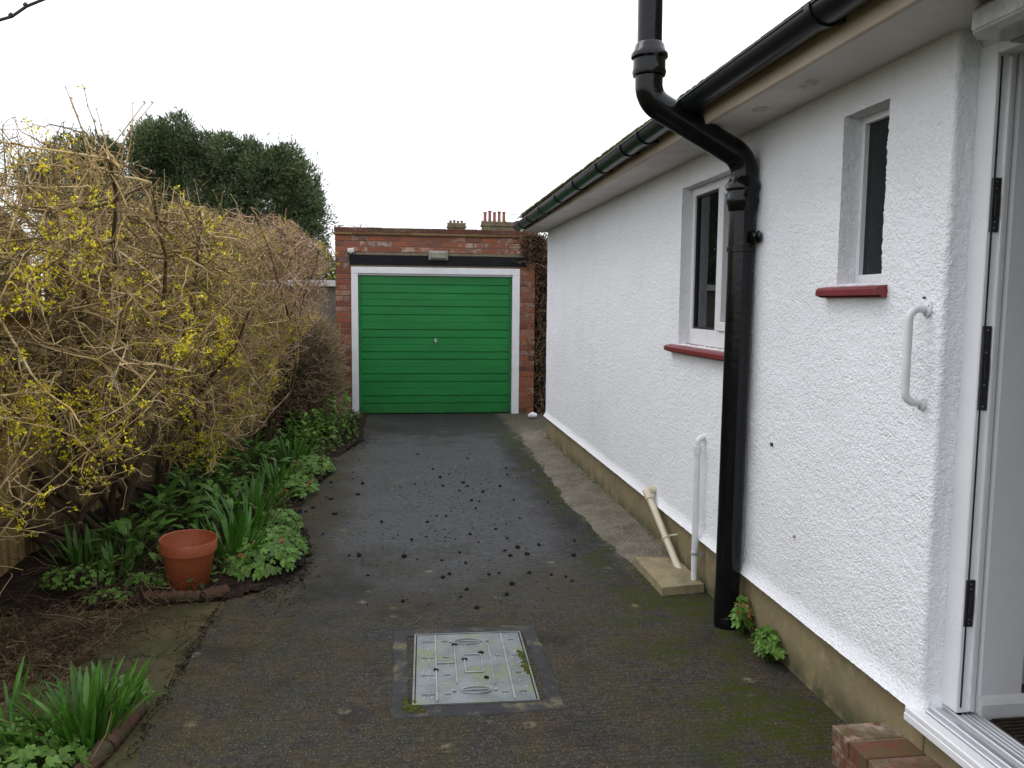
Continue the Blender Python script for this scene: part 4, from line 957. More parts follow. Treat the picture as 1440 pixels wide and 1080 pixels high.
def bush(name, loc, label, cat, group, sampler, roots, n, rad, mats, flowers=0, fsize=.016, extra=None, seed=1, fcl=3.0, top=None, buds=0, cross=8):
    rg = np.random.default_rng(seed); random.seed(seed)
    t = thing(name, loc, label, cat, group)
    # main stems, each a part
    nodes = []; n0, n1, n2, n3 = n
    tg = sampler(rg, n0*3); tg = tg[np.argsort(-tg[:, 2]+rg.random(len(tg)))][:n0]
    for k in range(n0):
        r0 = np.array(roots[k % len(roots)], float)+np.append(rg.normal(size=2)*.05, 0); V, Q, C = strands(r0[None], tg[k][None], [rad[0]*rg.uniform(.7, 1.2)], [rad[0]*.35], 10, .10, 8, rg)
        link('stem', fastmesh('stem', V-ROOT[t], Q, mats[0], True), t); nodes.append(C[0, 3:])
    nodes = np.concatenate(nodes)
    levels = Acc()
    P = sampler(rg, n1); i = nearest_parent(nodes, P, 4); V, Q, C = strands(nodes[i], P, np.full(n1, rad[1])*rg.uniform(.7, 1.2, n1), np.full(n1, rad[1]*.4), 6, .08, 5, rg); levels.add(V, Q)
    nodes = np.concatenate([nodes, C[:, 2:].reshape(-1, 3)])
    P = sampler(rg, n2); i = nearest_parent(nodes, P, cross); V, Q, C = strands(nodes[i], P, rad[2]*rg.uniform(.7, 1.3, n2), np.full(n2, rad[2]*.5), 5, .075, 4, rg); levels.add(V, Q); C2 = C
    nodes2 = np.concatenate([nodes, C[:, 1:].reshape(-1, 3)])
    P = sampler(rg, n3); i = nearest_parent(nodes2, P, cross); V, Q, C = strands(nodes2[i], P, rad[3]*rg.uniform(.7, 1.3, n3), np.full(n3, rad[3]*.5), 4, .09, 3, rg); levels.add(V, Q)
    tips = C[:, 1:].reshape(-1, 3)
    if top is not None:
        V, Q, Ct = strands(top[0], top[1], np.full(len(top[0]), rad[2]*1.1), np.full(len(top[0]), rad[3]*.9), 5, .05, 4, rg); levels.add(V, Q); tips = np.concatenate([tips, Ct[:, 1:].reshape(-1, 3)])
        kn = Ct[:, 2:].reshape(-1, 3); V, Q = petals(np.repeat(kn, 3, 0), .011, 2, rg); levels.add(V, Q)
    # node knuckles give the twigs their knotty look
    kn = tips[rg.random(len(tips)) < .25]; V, Q = petals(kn, .010 if rad[3] > .0012 else .008, 2, rg); levels.add(V, Q)
    levels.build('twigs', mats[1], t, kind='stuff')
    if flowers:
        wgt = vnoise(tips, fcl)**4*np.clip((tips[:, 0]+2.6), .15, 1.9)*np.clip(2.75-tips[:, 2], .35, 1.6); 
        c_ = tips[rg.choice(len(tips), flowers, p=wgt/wgt.sum())]
        c_ = np.repeat(c_, 3, 0)+rg.normal(size=(flowers*3, 3))*fsize*.8
        V, Q = petals(c_, fsize, 4, rg); a = Acc(); a.add(V, Q); a.build('flowers', 'yellow', t, False, kind='stuff')
    if buds:
        c_ = tips[rg.choice(len(tips), buds)]; V, Q = petals(c_, fsize*.62, 3, rg); a = Acc(); a.add(V, Q); a.build('buds', 'bud', t, False, kind='stuff')
    return t
def reject(fn, lo, hi):
    lo, hi = np.array(lo), np.array(hi)
    def s(rg, n):
        out = []; c = 0
        while c < n:
            P = rg.uniform(lo, hi, (n*3, 3)); P = P[fn(P)]; out.append(P); c += len(P)
        return np.concatenate(out)[:n]
    return s
# volumes -------------------------------------------------
def volA(P):
    x, y, z = P.T; n = vnoise(P, 2.3)*.35
    xf = -.96-.10*(y-5)-.55*np.clip((4.9-y), 0, 2)-.45*np.clip(1.15-z, 0, 1)          # outer (drive) face
    zt = 2.46-.10*np.abs(x+2.1)-.42*np.clip(x+1.50, 0, 2)
    zb = .92-.15*(x < -1.8)+.05*np.sin(y*3)
    return (x < xf+n-.17) & (z < zt+n*.6-.12) & (z > zb-n*.5) & (y > 3.75+n) & (vnoise(P+3, 3.4) < .66)
def volB(P):
    x, y, z = P.T; n = vnoise(P, 2.6)*.32
    xf = -.98+.03*(y-7)-.35*np.clip(.9-z, 0, 1)
    return (x < xf+n-.15) & (z < 2.30+n*.5-.12-.30*np.clip(x+1.45, 0, 2)) & (z > .52-n*.5) & (vnoise(P+3, 3.4) < .70)
def volC(P):
    x, y, z = P.T; n = vnoise(P, 3)*.28
    return (x < -.74+n-.15-.75*np.clip(1.5-z, 0, .7)-.6*np.clip(y-8.4, 0, 2)*(z < 1.5)) & (z < 2.42+n*.5-.1-.55*np.clip(x+1.15, 0, 2)-.25*np.clip(y-9.2, 0, 2)) & (z > .35-n*.3)
rg = np.random.default_rng(77)
b0 = np.stack([rg.uniform(-2.6, -1.45, 90), rg.uniform(4.3, 5.4, 90), rg.uniform(2.0, 2.3, 90)], 1)
b1 = b0+np.stack([rg.normal(size=90)*.12, rg.normal(size=90)*.10, rg.uniform(.16, .42, 90)], 1)
def canes(b0, b1, n, lo, hi, bias):
    p = rg.uniform(lo, hi, (n, 3)); d = rg.normal(size=(n, 3))*.6+bias; d /= np.linalg.norm(d, axis=1, keepdims=True)
    return np.concatenate([b0, p]), np.concatenate([b1, p+d*rg.uniform(.25, .62, (n, 1))])
b0, b1 = canes(b0, b1, 150, (-2.8, 4.1, 1.0), (-1.45, 5.6, 2.1), (.5, -.45, .45))
bush('forsythia_bush', (-1.95, 5.3, 0), 'nearest forsythia, bare tangled tan stems with scattered yellow flowers', 'shrub', 'forsythia bushes along the fence',
     reject(volA, (-3.4, 3.75, .55), (-.7, 5.9, 2.7)), [(-2.10, 5.30, 0), (-1.86, 5.45, 0), (-1.92, 5.85, 0)], (12, 210, 2500, 9400), (.022, .0085, .0044, .0022), ('trunkbark', 'bark'),
     flowers=1350, fsize=.018, seed=11, top=(b0, b1), buds=2600)
b0 = np.stack([rg.uniform(-2.3, -1.2, 30), rg.uniform(6.0, 7.6, 30), rg.uniform(1.8, 2.2, 30)], 1)
b1 = b0+np.stack([rg.normal(size=30)*.12, rg.normal(size=30)*.12, rg.uniform(.15, .42, 30)], 1)
b0, b1 = canes(b0, b1, 110, (-1.8, 5.8, .8), (-1.3, 7.6, 2.0), (.7, -.3, .45))
bush('forsythia_bush', (-1.9, 6.6, 0), 'middle forsythia with finer arching twigs and most yellow blossom on its drive side', 'shrub', 'forsythia bushes along the fence',
     reject(volB, (-2.6, 5.5, .35), (-.7, 7.9, 2.5)), [(-1.80, 6.3, 0), (-1.75, 6.8, 0)], (9, 200, 3200, 11500), (.020, .007, .0038, .0021), ('trunkbark', 'bark'),
     flowers=1500, fsize=.017, seed=12, top=(b0, b1), buds=2600)
b0 = np.stack([rg.uniform(-2.0, -1.1, 26), rg.uniform(7.6, 9.2, 26), rg.uniform(1.9, 2.2, 26)], 1)
b1 = b0+np.stack([rg.normal(size=26)*.10, rg.normal(size=26)*.1, rg.uniform(.15, .35, 26)], 1)
b0, b1 = canes(b0, b1, 80, (-1.7, 7.7, 1.2), (-1.2, 8.8, 2.0), (.5, -.2, .6))
bush('bare_shrub', (-1.7, 8.3, 0), 'furthest tall bare shrub of fine pinkish brown twigs before the clipped hedge', 'shrub', None,
     reject(volC, (-2.3, 7.5, .25), (-.65, 9.5, 2.6)), [(-1.6, 8.1, 0), (-1.5, 8.7, 0)], (8, 180, 3200, 12500), (.018, .006, .0034, .0021), ('trunkbark', 'bark2'),
     flowers=420, fsize=.018, seed=13, top=(b0, b1), buds=1100)
# low branches of the nearest bush reaching over the path
def low_branches():
    rg = np.random.default_rng(5); random.seed(5)
    t = thing('forsythia_bush', (-2.2, 3.9, 0), 'low forsythia at the left edge, loose flowering branches sprawling over the mossy path', 'shrub', 'forsythia bushes along the fence')
    a = Acc(); tips = []; nodes = []
    mains = [((-2.25, 3.9, 0), (-1.45, 3.55, .98)), ((-2.25, 3.9, 0), (-1.62, 3.35, .72)), ((-2.3, 4.0, 0), (-1.30, 4.15, 1.02)), ((-2.3, 4.0, 0), (-1.75, 3.1, .50)), ((-2.35, 3.9, 0), (-1.55, 3.9, 1.25)), ((-2.3, 3.9, 0), (-1.9, 3.05, 1.35)), ((-2.3, 3.8, 0), (-1.70, 3.0, .35)), ((-2.3, 4.2, 0), (-2.0, 3.6, 1.9)), ((-2.3, 4.2, 0), (-1.9, 3.8, 1.6))]
    for p, q in mains:
        V, Q, C = strands(np.array([p], float), np.array([q], float), [.008], [.0025], 10, .10, 8, rg); link('stem', fastmesh('stem', V-ROOT[t], Q, M['bark'], True), t); nodes.append(C[0, 3:])
    nodes = np.concatenate(nodes)
    P0 = nodes[rg.integers(0, len(nodes), 110)]; P1 = P0+rg.normal(size=(110, 3))*(.17, .16, .10)+(.05, -.03, .01); V, Q, C = strands(P0, P1, np.full(110, .0028), np.full(110, .0014), 6, .14, 4, rg); a.add(V, Q); tips.append(C[:, 2:].reshape(-1, 3))
    n2 = C[:, 2:].reshape(-1, 3); P0 = n2[rg.integers(0, len(n2), 420)]; P1 = P0+rg.normal(size=(420, 3))*.08; V, Q, C = strands(P0, P1, np.full(420, .0015), np.full(420, .0009), 4, .14, 3, rg); a.add(V, Q); tips.append(C[:, 1:].reshape(-1, 3))
    tips = np.concatenate(tips); V, Q = petals(tips[rg.random(len(tips)) < .3], .009, 2, rg); a.add(V, Q)
    a.build('twigs', 'bark', t, kind='stuff')
    w_ = vnoise(tips, 9)**3; c_ = tips[rg.choice(len(tips), 230, p=w_/w_.sum())]; c_ = np.repeat(c_, 4, 0)+rg.normal(size=(920, 3))*.012
    V, Q = petals(c_, .015, 4, rg); f_ = Acc(); f_.add(V, Q); f_.build('flowers', 'yellow', t, False, kind='stuff')
    c_ = tips[rg.choice(len(tips), 300)]; V, Q = petals(c_, .010, 3, rg); f_ = Acc(); f_.add(V, Q); f_.build('buds', 'bud', t, False, kind='stuff')
low_branches()
# clipped hedge
def hedge():
    rg = np.random.default_rng(21); t = thing('clipped_hedge', (-1.3, 10.2, 0), 'clipped brown beech-like hedge with rounded end beside the garage', 'hedge')
    c = np.array([-1.45, 10.35, .55]); ax = np.array([.72, 1.15, .93])
    def surf(n, lo=.9, hi=1.02):
        d = rg.normal(size=(n, 3)); d /= (np.abs(d/1.0)**3.2).sum(1, keepdims=True)**(1/3.2); p = d*ax*rg.uniform(lo, hi, (n, 1)); return c+p*(1+.05*(vnoise(c+p, 6)[:, None]-.5)), d/np.linalg.norm(d, axis=1, keepdims=True)
    # core
    u, v = np.meshgrid(np.linspace(0, 2*pi, 41), np.linspace(0, pi, 21)); d = np.stack([np.cos(u)*np.sin(v), np.sin(u)*np.sin(v), np.cos(v)], -1).reshape(-1, 3); d /= (np.abs(d)**3.2).sum(1, keepdims=True)**(1/3.2)
    I_ = np.arange(21*41).reshape(21, 41); Q = np.stack([I_[:-1, :-1], I_[1:, :-1], I_[1:, 1:], I_[:-1, 1:]], -1).reshape(-1, 4)
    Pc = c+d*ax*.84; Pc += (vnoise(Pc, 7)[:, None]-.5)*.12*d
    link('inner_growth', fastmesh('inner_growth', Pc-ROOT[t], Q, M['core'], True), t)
    a = Acc(); P, nr = surf(16000, .80, .95); P1 = P+nr*rg.uniform(.03, .12, (16000, 1))+rg.normal(size=(16000, 3))*.045
    k = (P[:, 2] > 0) & (P[:, 0] > -1.9); V, Q, C = strands(P[k], P1[k], np.full(k.sum(), .0030), np.full(k.sum(), .0018), 3, .12, 3, rg); a.add(V, Q); a.build('twigs', 'bark3', t, kind='stuff')
    kk = C[:, 2].reshape(-1, 3); kk = kk[rg.random(len(kk)) < .35]; V, Q = petals(kk, .018, 2, rg); a = Acc(); a.add(V, Q); a.build('leaves', leafmat('hedge_old_leaf', (.17, .125, .06), (.12, .11, .045), .7, 20, trans=.1), t, False, kind='stuff')
hedge()

# ================================================================== LEAVES
def leafmesh(name, L, Wd, mat, bend=.4, fold=.15, n=5, tipp=.1, wid=None, twist=0):
    """pointed or strap leaf growing along +Z bending to +X"""
    V = []; 
    x = z = 0; a = 0
    for k in range(n+1):
        t = k/n; w_ = Wd*(wid(t) if wid else (1-.0*t if t < .8 else 1-(t-.8)/.2*(1-tipp)))/2
        an = twist*t
        V += [(x-fold*0*w_, -w_, z), (x-fold*w_, 0, z-.0), (x, w_, z)]
        a = bend*(t+1/n); x += L/n*sin(a); z += L/n*cos(a)
    Q = []
    for k in range(n): b = k*3; Q += [(b, b+1, b+4, b+3), (b+1, b+2, b+5, b+4)]
    return fastmesh(name, np.array(V), np.array(Q), M[mat], True)
STRAPS = [leafmesh('leaf', .30, .019, 'strap', b, .25, 6) for b in (.15, .45, .8, 1.3)]
STRAPF = [leafmesh('leaf', .28, .022, 'strap_far', b, .25, 4) for b in (.15, .45, .9, 1.3)]
ell = lambda t: max(.04, sin(pi*min(1, t*.93+.06))**.75)
COMF = [leafmesh('leaf', .20, .085, 'comfrey', b, .35, 6, wid=ell) for b in (.5, .9, 1.4, 1.9)]
NET = [leafmesh('leaf', .085, .045, 'nettle', b, .3, 4, wid=ell) for b in (.6, 1.1, 1.7)]
def lobed(mat, seed):
    r = random.Random(seed); V = [(0, 0, 0)]; n = 20
    for k in range(n):
        th = -2.7+5.4*k/(n-1); rr = 1*(.80+.20*abs(cos(th*2.5)))*(1+.06*r.uniform(-1, 1)); V.append((rr*cos(th), rr*sin(th), .22*rr*rr+.10*cos(th*5)+r.uniform(-.04, .04)))
    V = np.array(V)*.5; F = np.array([(0, k, k+1) for k in range(1, n)])
    return fastmesh('leaf', V, F, M[mat], True)
LOB = [lobed('geranium', 1), lobed('geranium', 2), lobed('geranium', 3)]; LOBR = lobed('redleaf', 4)
def strap_clump(x, y, n, h, label, group='strap-leaved clumps in the border', meshes=STRAPS, spread=.10, name='daffodil_clump', as_parts=True):
    t = thing(name, (x, y, 0), label, 'plant', group)
    if as_parts:
        for k in range(n):
            a = random.random()*2*pi; r = spread*math.sqrt(random.random()); s = h*random.uniform(.65, 1.1)/.29; tl = r/spread*.35+random.uniform(-.08, .15)
            o = inst('leaf', meshes[min(3, int(abs(random.gauss(0, 1.3))))], t, (r*cos(a), r*sin(a), 0), (0, tl, a+random.uniform(-.5, .5)), (s*random.uniform(.85, 1.1), s*random.uniform(.8, 1.2), s))
    return t
def join_leaves(t, specs, mat, name='leaves'):
    """specs: list of (mesh, loc, rot, scale) -> one joined part"""
    from mathutils import Euler
    A = Acc()
    for me, loc, rot, sc in specs:
        v = np.empty(len(me.vertices)*3, np.float32); me.vertices.foreach_get('co', v); v = v.reshape(-1, 3)*sc
        Rm = np.array(Euler(rot).to_matrix()); v = v@Rm.T+np.array(loc); li = np.empty(len(me.loops), np.int32); me.loops.foreach_get('vertex_index', li)
        k = len(me.polygons[0].vertices); A.add(v, li.reshape(-1, k))
    return link(name, fastmesh(name, np.concatenate(A.V), np.concatenate(A.Q), M[mat], True), t, kind='stuff')
random.seed(31)
strap_clump(-1.12, 2.98, 80, .255, 'big clump of broad strap leaves at the bottom left beside clay edging')
strap_clump(-1.12, 3.22, 50, .20, 'strap leaf clump just behind the biggest one at bottom left', spread=.09)
strap_clump(-1.44, 3.12, 14, .22, 'few upright strap leaves at the left edge of the photo', spread=.08)
strap_clump(-1.30, 2.90, 22, .22, 'low strap leaf tuft among the round leaves at bottom left', spread=.08)
strap_clump(-.985, 4.98, 46, .34, 'strap leaf clump right behind the terracotta pot', spread=.10)
strap_clump(-1.03, 5.55, 44, .34, 'second strap leaf clump back from the terracotta pot', spread=.11)
strap_clump(-1.08, 6.15, 40, .33, 'third strap leaf clump back, between two geranium mounds', spread=.11, meshes=STRAPF)
strap_clump(-1.02, 6.95, 40, .32, 'fourth strap leaf clump back along the border', spread=.12, meshes=STRAPF)
strap_clump(-1.05, 8.05, 44, .33, 'furthest dark strap leaf clump, in front of the nettles', spread=.13, meshes=STRAPF)
strap_clump(-1.85, 5.05, 34, .27, 'dark strap leaves at the foot of the forsythia by the fence boards', spread=.14, meshes=STRAPF)
strap_clump(-1.62, 4.85, 26, .24, 'short strap leaves left of the terracotta pot', spread=.12, meshes=STRAPF)
def mound(x, y, rx, ry, h, n, label, name='geranium_mound', parts=True, size=.045, group='round-leaved geranium mounds', red=.04, z0=.0):
    t = thing(name, (x, y, 0), label, 'plant', group); specs = []
    for k in range(n):
        a = random.random()*2*pi; q = math.sqrt(random.random()); px, py = rx*q*cos(a), ry*q*sin(a); top = h*math.sqrt(max(0, 1-q*q*.92)); pz = z0+top*random.uniform(.7, 1.05)+.012
        s = size*random.uniform(.65, 1.3); tl = q*.75
        rot = (random.gauss(0, .35)+tl*sin(a)*-1*-1, random.gauss(0, .35)+tl*cos(a), random.random()*6.3)
        me = LOBR if random.random() < red else random.choice(LOB)
        nrm = Vector((px/rx*.8, py/ry*.8-.25, 1.0+random.gauss(0, .1))).normalized(); qn = nrm.to_track_quat('Z', 'X').to_euler()
        rot = (qn.x+random.gauss(0, .3), qn.y+random.gauss(0, .3), qn.z+0)
        if parts and k < 290: inst('leaf', me, t, (px, py, pz), rot, s)
        else: specs.append((random.choice(LOB), (px, py, pz), rot, s))
    if specs: join_leaves(t, specs, 'geranium')
    # stalks and dark undergrowth
    a = Acc(); m_ = n//2; P1 = np.stack([rng.uniform(-.9, .9, m_)*rx*.8, rng.uniform(-.9, .9, m_)*ry*.8, rng.uniform(.3, .9, m_)*h], 1); P0 = P1*(.5, .5, 0); V, Q, C = strands(P0, P1, np.full(m_, .002), np.full(m_, .0015), 3, .1, 3); 
    link('stalks', fastmesh('stalks', V, Q, M['weed'], True), t, kind='stuff'); return t
mound(-.83, 5.08, .24, .46, .15, 440, 'large geranium mound spilling onto the drive beside the pot', size=.048, red=.03)
mound(-.86, 5.75, .17, .30, .12, 200, 'geranium mound with an orange leaf between strap clumps', size=.045, red=.05)
mound(-.88, 6.85, .20, .36, .14, 260, 'second large geranium mound up the border, with a red leaf', size=.048, red=.04)
mound(-.83, 7.75, .20, .42, .13, 240, 'furthest geranium patch, tinged brown', size=.05, red=.08)
mound(-1.32, 2.72, .30, .42, .10, 330, 'carpet of small round leaves at bottom left corner', size=.042, red=0)
mound(-1.08, 3.28, .10, .12, .08, 70, 'small round-leaved sprig by the near clay edging', size=.04, red=0)
mound(1.625, 3.70, .045, .07, .15, 60, 'green geranium sprout at the foot of the black soil pipe', size=.046, red=.08)
mound(1.62, 3.40, .045, .11, .12, 76, 'dark leafy sprout on the plinth just in front of the other', size=.044, red=0)
mound(-1.22, 4.72, .16, .10, .10, 60, 'small sprig of green behind the terracotta pot', size=.03, red=0)
mound(-1.40, 4.62, .11, .08, .08, 46, 'low green sprig just left of the terracotta pot', size=.032, red=0)
mound(-1.78, 4.66, .20, .13, .12, 110, 'small dark sprigs under the forsythia at the left of the bed front', size=.03, red=0)
mound(-1.52, 4.42, .13, .08, .07, 60, 'tiny sprigs at the bed front left of the rope edging', size=.026, red=0)
def comfrey(x, y, n, h, sp, label):
    t = thing('broad_leaf_plant', (x, y, 0), label, 'plant', 'broad-leaved plants under the forsythia')
    for k in range(n):
        a = random.random()*2*pi; q = random.random(); r = sp*q; z = h*(1-.7*q*q)*random.uniform(.45, 1)
        inst('leaf', random.choice(COMF), t, (r*cos(a), r*sin(a), z), (0, .5+q*.6+random.gauss(0, .2), a+random.gauss(0, .5)), random.uniform(.42, .85))
    a = Acc(); m_ = n; P0 = rng.normal(size=(m_, 3))*(.04, .04, 0); P1 = P0+np.stack([rng.uniform(-.7, .7, m_)*sp, rng.uniform(-.7, .7, m_)*sp, rng.uniform(.4, .95, m_)*h], 1); V, Q, C = strands(P0, P1, np.full(m_, .004), np.full(m_, .002), 3, .1, 4); link('stalks', fastmesh('stalks', V, Q, M['weed'], True), t, kind='stuff')
comfrey(-1.55, 7.1, 70, .42, .34, 'tallest broad-leaved plant, against the bare twigs mid border')
comfrey(-1.48, 6.4, 64, .38, .30, 'broad-leaved plant behind the second strap clump')
comfrey(-1.55, 5.65, 60, .34, .28, 'broad-leaved plant between the leaning stems and the pot')
comfrey(-1.30, 6.0, 46, .30, .22, 'smaller broad-leaved plant tucked behind the strap leaves')
comfrey(-1.62, 5.15, 44, .26, .22, 'drooping broad-leaved plant left of the pot at the stems')
comfrey(-1.30, 7.5, 50, .34, .26, 'light broad-leaved plant near the furthest strap clump')
def nettle(x, y, stems, h, sp, label):
    t = thing('nettle_clump', (x, y, 0), label, 'plant', 'nettles near the garage'); A = Acc(); specs = []
    P0 = np.stack([rng.normal(size=stems)*sp*.6, rng.normal(size=stems)*sp, np.zeros(stems)], 1); P1 = P0*1.3+np.stack([rng.normal(size=stems)*.07, rng.normal(size=stems)*.07, h*rng.uniform(.6, 1.05, stems)], 1)
    V, Q, C = strands(P0, P1, np.full(stems, .004), np.full(stems, .0025), 8, .06, 4); link('stalks', fastmesh('stalks', V, Q, M['weed'], True), t, kind='stuff')
    for s in range(stems):
        for k in range(2, 9):
            for j in range(3):
                specs.append((random.choice(NET), C[s, k], (0, .7+random.gauss(0, .3), random.random()*6.3), random.uniform(.6, 1.25)*(1.15-k*.05)))
    join_leaves(t, specs, 'nettle')
nettle(-.95, 9.75, 34, .46, .19, 'bright green nettles in front of the clipped hedge')
nettle(-.88, 10.75, 26, .52, .14, 'taller nettles against the left garage pier')
nettle(-1.02, 8.95, 24, .36, .24, 'lower nettles at the far end of the forsythias')
# weeds and grassy tufts over the soil
def ground_cover():
    specs = []; rg = random.Random(9)
    for k in range(2600):
        y = rg.uniform(4.45, 11.4); x = edge_x(y)-abs(rg.gauss(0, .5))-.03
        if x < -2.2: continue
        if y < 5.2 and rg.random() < .6: continue
        specs.append((LOB[rg.randrange(3)] if rg.random() < .5 else NET[rg.randrange(3)], (x, y, .02+rg.random()*.09), (rg.gauss(0, .5), rg.gauss(.3, .5), rg.random()*6.3), rg.uniform(.018, .045) if False else 1))
    out = []
    for me, loc, rot, s in specs: out.append((me, loc, rot, (.035 if me in LOB else .7)*rg.uniform(.6, 1.2)))
    from mathutils import Euler
    A = [Acc(), Acc()]
    for me, loc, rot, sc in out:
        v = np.empty(len(me.vertices)*3, np.float32); me.vertices.foreach_get('co', v); v = v.reshape(-1, 3)*sc
        v = v@np.array(Euler(rot).to_matrix()).T+np.array(loc); li = np.empty(len(me.loops), np.int32); me.loops.foreach_get('vertex_index', li); k = len(me.polygons[0].vertices)
        A[k == 4].add(v, li.reshape(-1, k))
    V = np.concatenate([np.concatenate(A[0].V), np.concatenate(A[1].V)]); Q = [np.concatenate(A[0].Q), np.concatenate(A[1].Q)+A[0].n]
    link('ground_cover', fastmesh('ground_cover', V, Q, M['weed'], True), None, label='low green weeds covering the border soil', category='weeds', kind='stuff') if False else tag(link('ground_cover', fastmesh('ground_cover', V, Q, M['weed'], True), None), 'low green weeds covering the border soil', 'weeds', None, 'stuff')
ground_cover()
# dead stems and litter
def litter(name, n, cx, cy, sx, sy, L, mat, label, flat=.02, cat='litter', z=.0, rad=.0016, heap=.03, reg=None):
    P0 = np.stack([rng.normal(size=n)*sx+cx, rng.normal(size=n)*sy+cy, z+np.abs(rng.normal(size=n))*heap*.6+.003], 1)
    if reg is not None: P0 = P0[reg(P0)]; n = len(P0)
    a = rng.uniform(0, pi, n)+.3; l = L*rng.uniform(.3, 1.2, n); P1 = P0+np.stack([np.cos(a)*l, np.sin(a)*l, rng.normal(size=n)*flat], 1); P1[:, 2] = np.clip(P1[:, 2], z+.002, 1)
    V, Q, C = strands(P0, P1, np.full(n, rad)*rng.uniform(.6, 1.6, n), np.full(n, rad*.6), 3, .10, 3)
    kk = P0[rng.random(n) < .6]; V2, Q2 = petals(kk+(0, 0, .003), .014, 2)
    V2[:, 2] = np.clip(V2[:, 2], z+.001, 1)
    tag(link(name, fastmesh(name, np.concatenate([V, V2]), np.concatenate([Q, Q2+len(V)]), M[mat], True)), label, cat, None, 'stuff')
litter('leaf_litter', 1250, -1.60, 3.74, .15, .19, .10, 'litter', 'brown dead stems and leaf litter on the mossy path by the bed', reg=lambda P: (P[:, 0] < -1.12))
litter('bed_litter', 420, -1.75, 4.12, .32, .12, .14, 'litter', 'dry stems and dead leaves where the bed soil meets the mossy path', heap=.02, flat=.02, reg=lambda P: (P[:, 0] < -1.25))
litter('path_litter', 240, -1.35, 3.9, .30, .30, .08, 'litter', 'loose bits of dead leaf across the mossy path', heap=.003, flat=.002, reg=lambda P: (P[:, 0] < -.97))
litter('dead_stems', 1800, -1.35, 5.6, .35, 1.4, .22, 'litter', 'dead twigs fallen among the border plants', heap=.1, flat=.08, reg=lambda P: (P[:, 0] < edge_x(P[:, 1])))
litter('soil_spill', 900, -.62, 9.4, .10, .20, .05, 'clod', 'dark soil and leaf bits spilled on the drive near the garage', heap=.01, flat=.005)
litter('edge_debris', 260, -.945, 3.7, .014, .5, .02, 'clod', 'dark soil packed in the crack between drive and path', heap=.01, flat=.003)
litter('edge_litter', 500, -.66, 4.95, .06, .30, .05, 'clod', 'dark crumbs of soil along the bed edge by the geranium mound', heap=.012, flat=.005, reg=lambda P: P[:, 0] > edge_x(P[:, 1])-.08)
litter('drive_twigs', 26, -.3, 5.0, .6, 1.6, .10, 'litter', 'odd thin twigs lying about the driveway', heap=.002, flat=.001)
# moss pads on the concrete near the house
mm = MB(); rg2 = random.Random(4)
for k in range(2600):
    if rg2.random() < .6: x = rg2.gauss(1.12, .18); y = rg2.gauss(3.6, .55)
    else: x = rg2.gauss(1.3, .05); y = rg2.uniform(4.2, 8)
    if x > 1.60 or (x > 1.38 and y > 4.2 and y < 4.8): continue
    if vnoise(np.array([[x, y, 0]]), 7)[0] < .55: continue
    r = rg2.uniform(.002, .0075); mm.lathe((x, y, -.001), [(r, 0), (r*.85, r*.35), (0, r*.55)], 5)
tag(mm.build('moss', 'moss', None, True, fixn=False), 'green moss pads on the damp concrete by the soil pipe', 'moss', None, 'stuff')

# ================================================================== FENCE
fence = thing('garden_fence', (-2.25, 6.5, 0), 'close-boarded timber fence behind the forsythias', 'fence')
fb = MB(); fb.box(-.009, .009, -.046, .046, 0, 1.72, .003); bm_ = fastmesh('fence_board', np.concatenate(fb.v), [fb.f[3], fb.f[4]], M['fence'])
y = 2.0
while y < 12:
    if not (int((y-2.0)/1.83) != int((y-2.0+.1)/1.83)):
        inst('fence_board', bm_, fence, np.array([-2.25+random.uniform(-.004, .004), y, .03+random.uniform(-.01, .01)])-ROOT[fence], (0, 0, random.uniform(-.06, .06)))
    y += .104
for z in (.35, .95, 1.5):
    m = MB(); m.prism([(-2.24, z-.035), (-2.20, z-.035), (-2.185, z), (-2.20, z+.035), (-2.24, z+.035)], 'y', 1.5, 12); m.build('rail', 'fencerail', fence)
for y in (3.83, 5.66, 7.49, 9.32, 11.15):
    m = MB(); m.box(-2.24, -2.14, y-.05, y+.05, 0, 1.82, .005); m.build('post', 'fencerail', fence)
m = MB(); m.box(-2.262, -2.21, 1.5, 12, 1.752, 1.78, .003); m.build('capping', 'fencerail', fence)
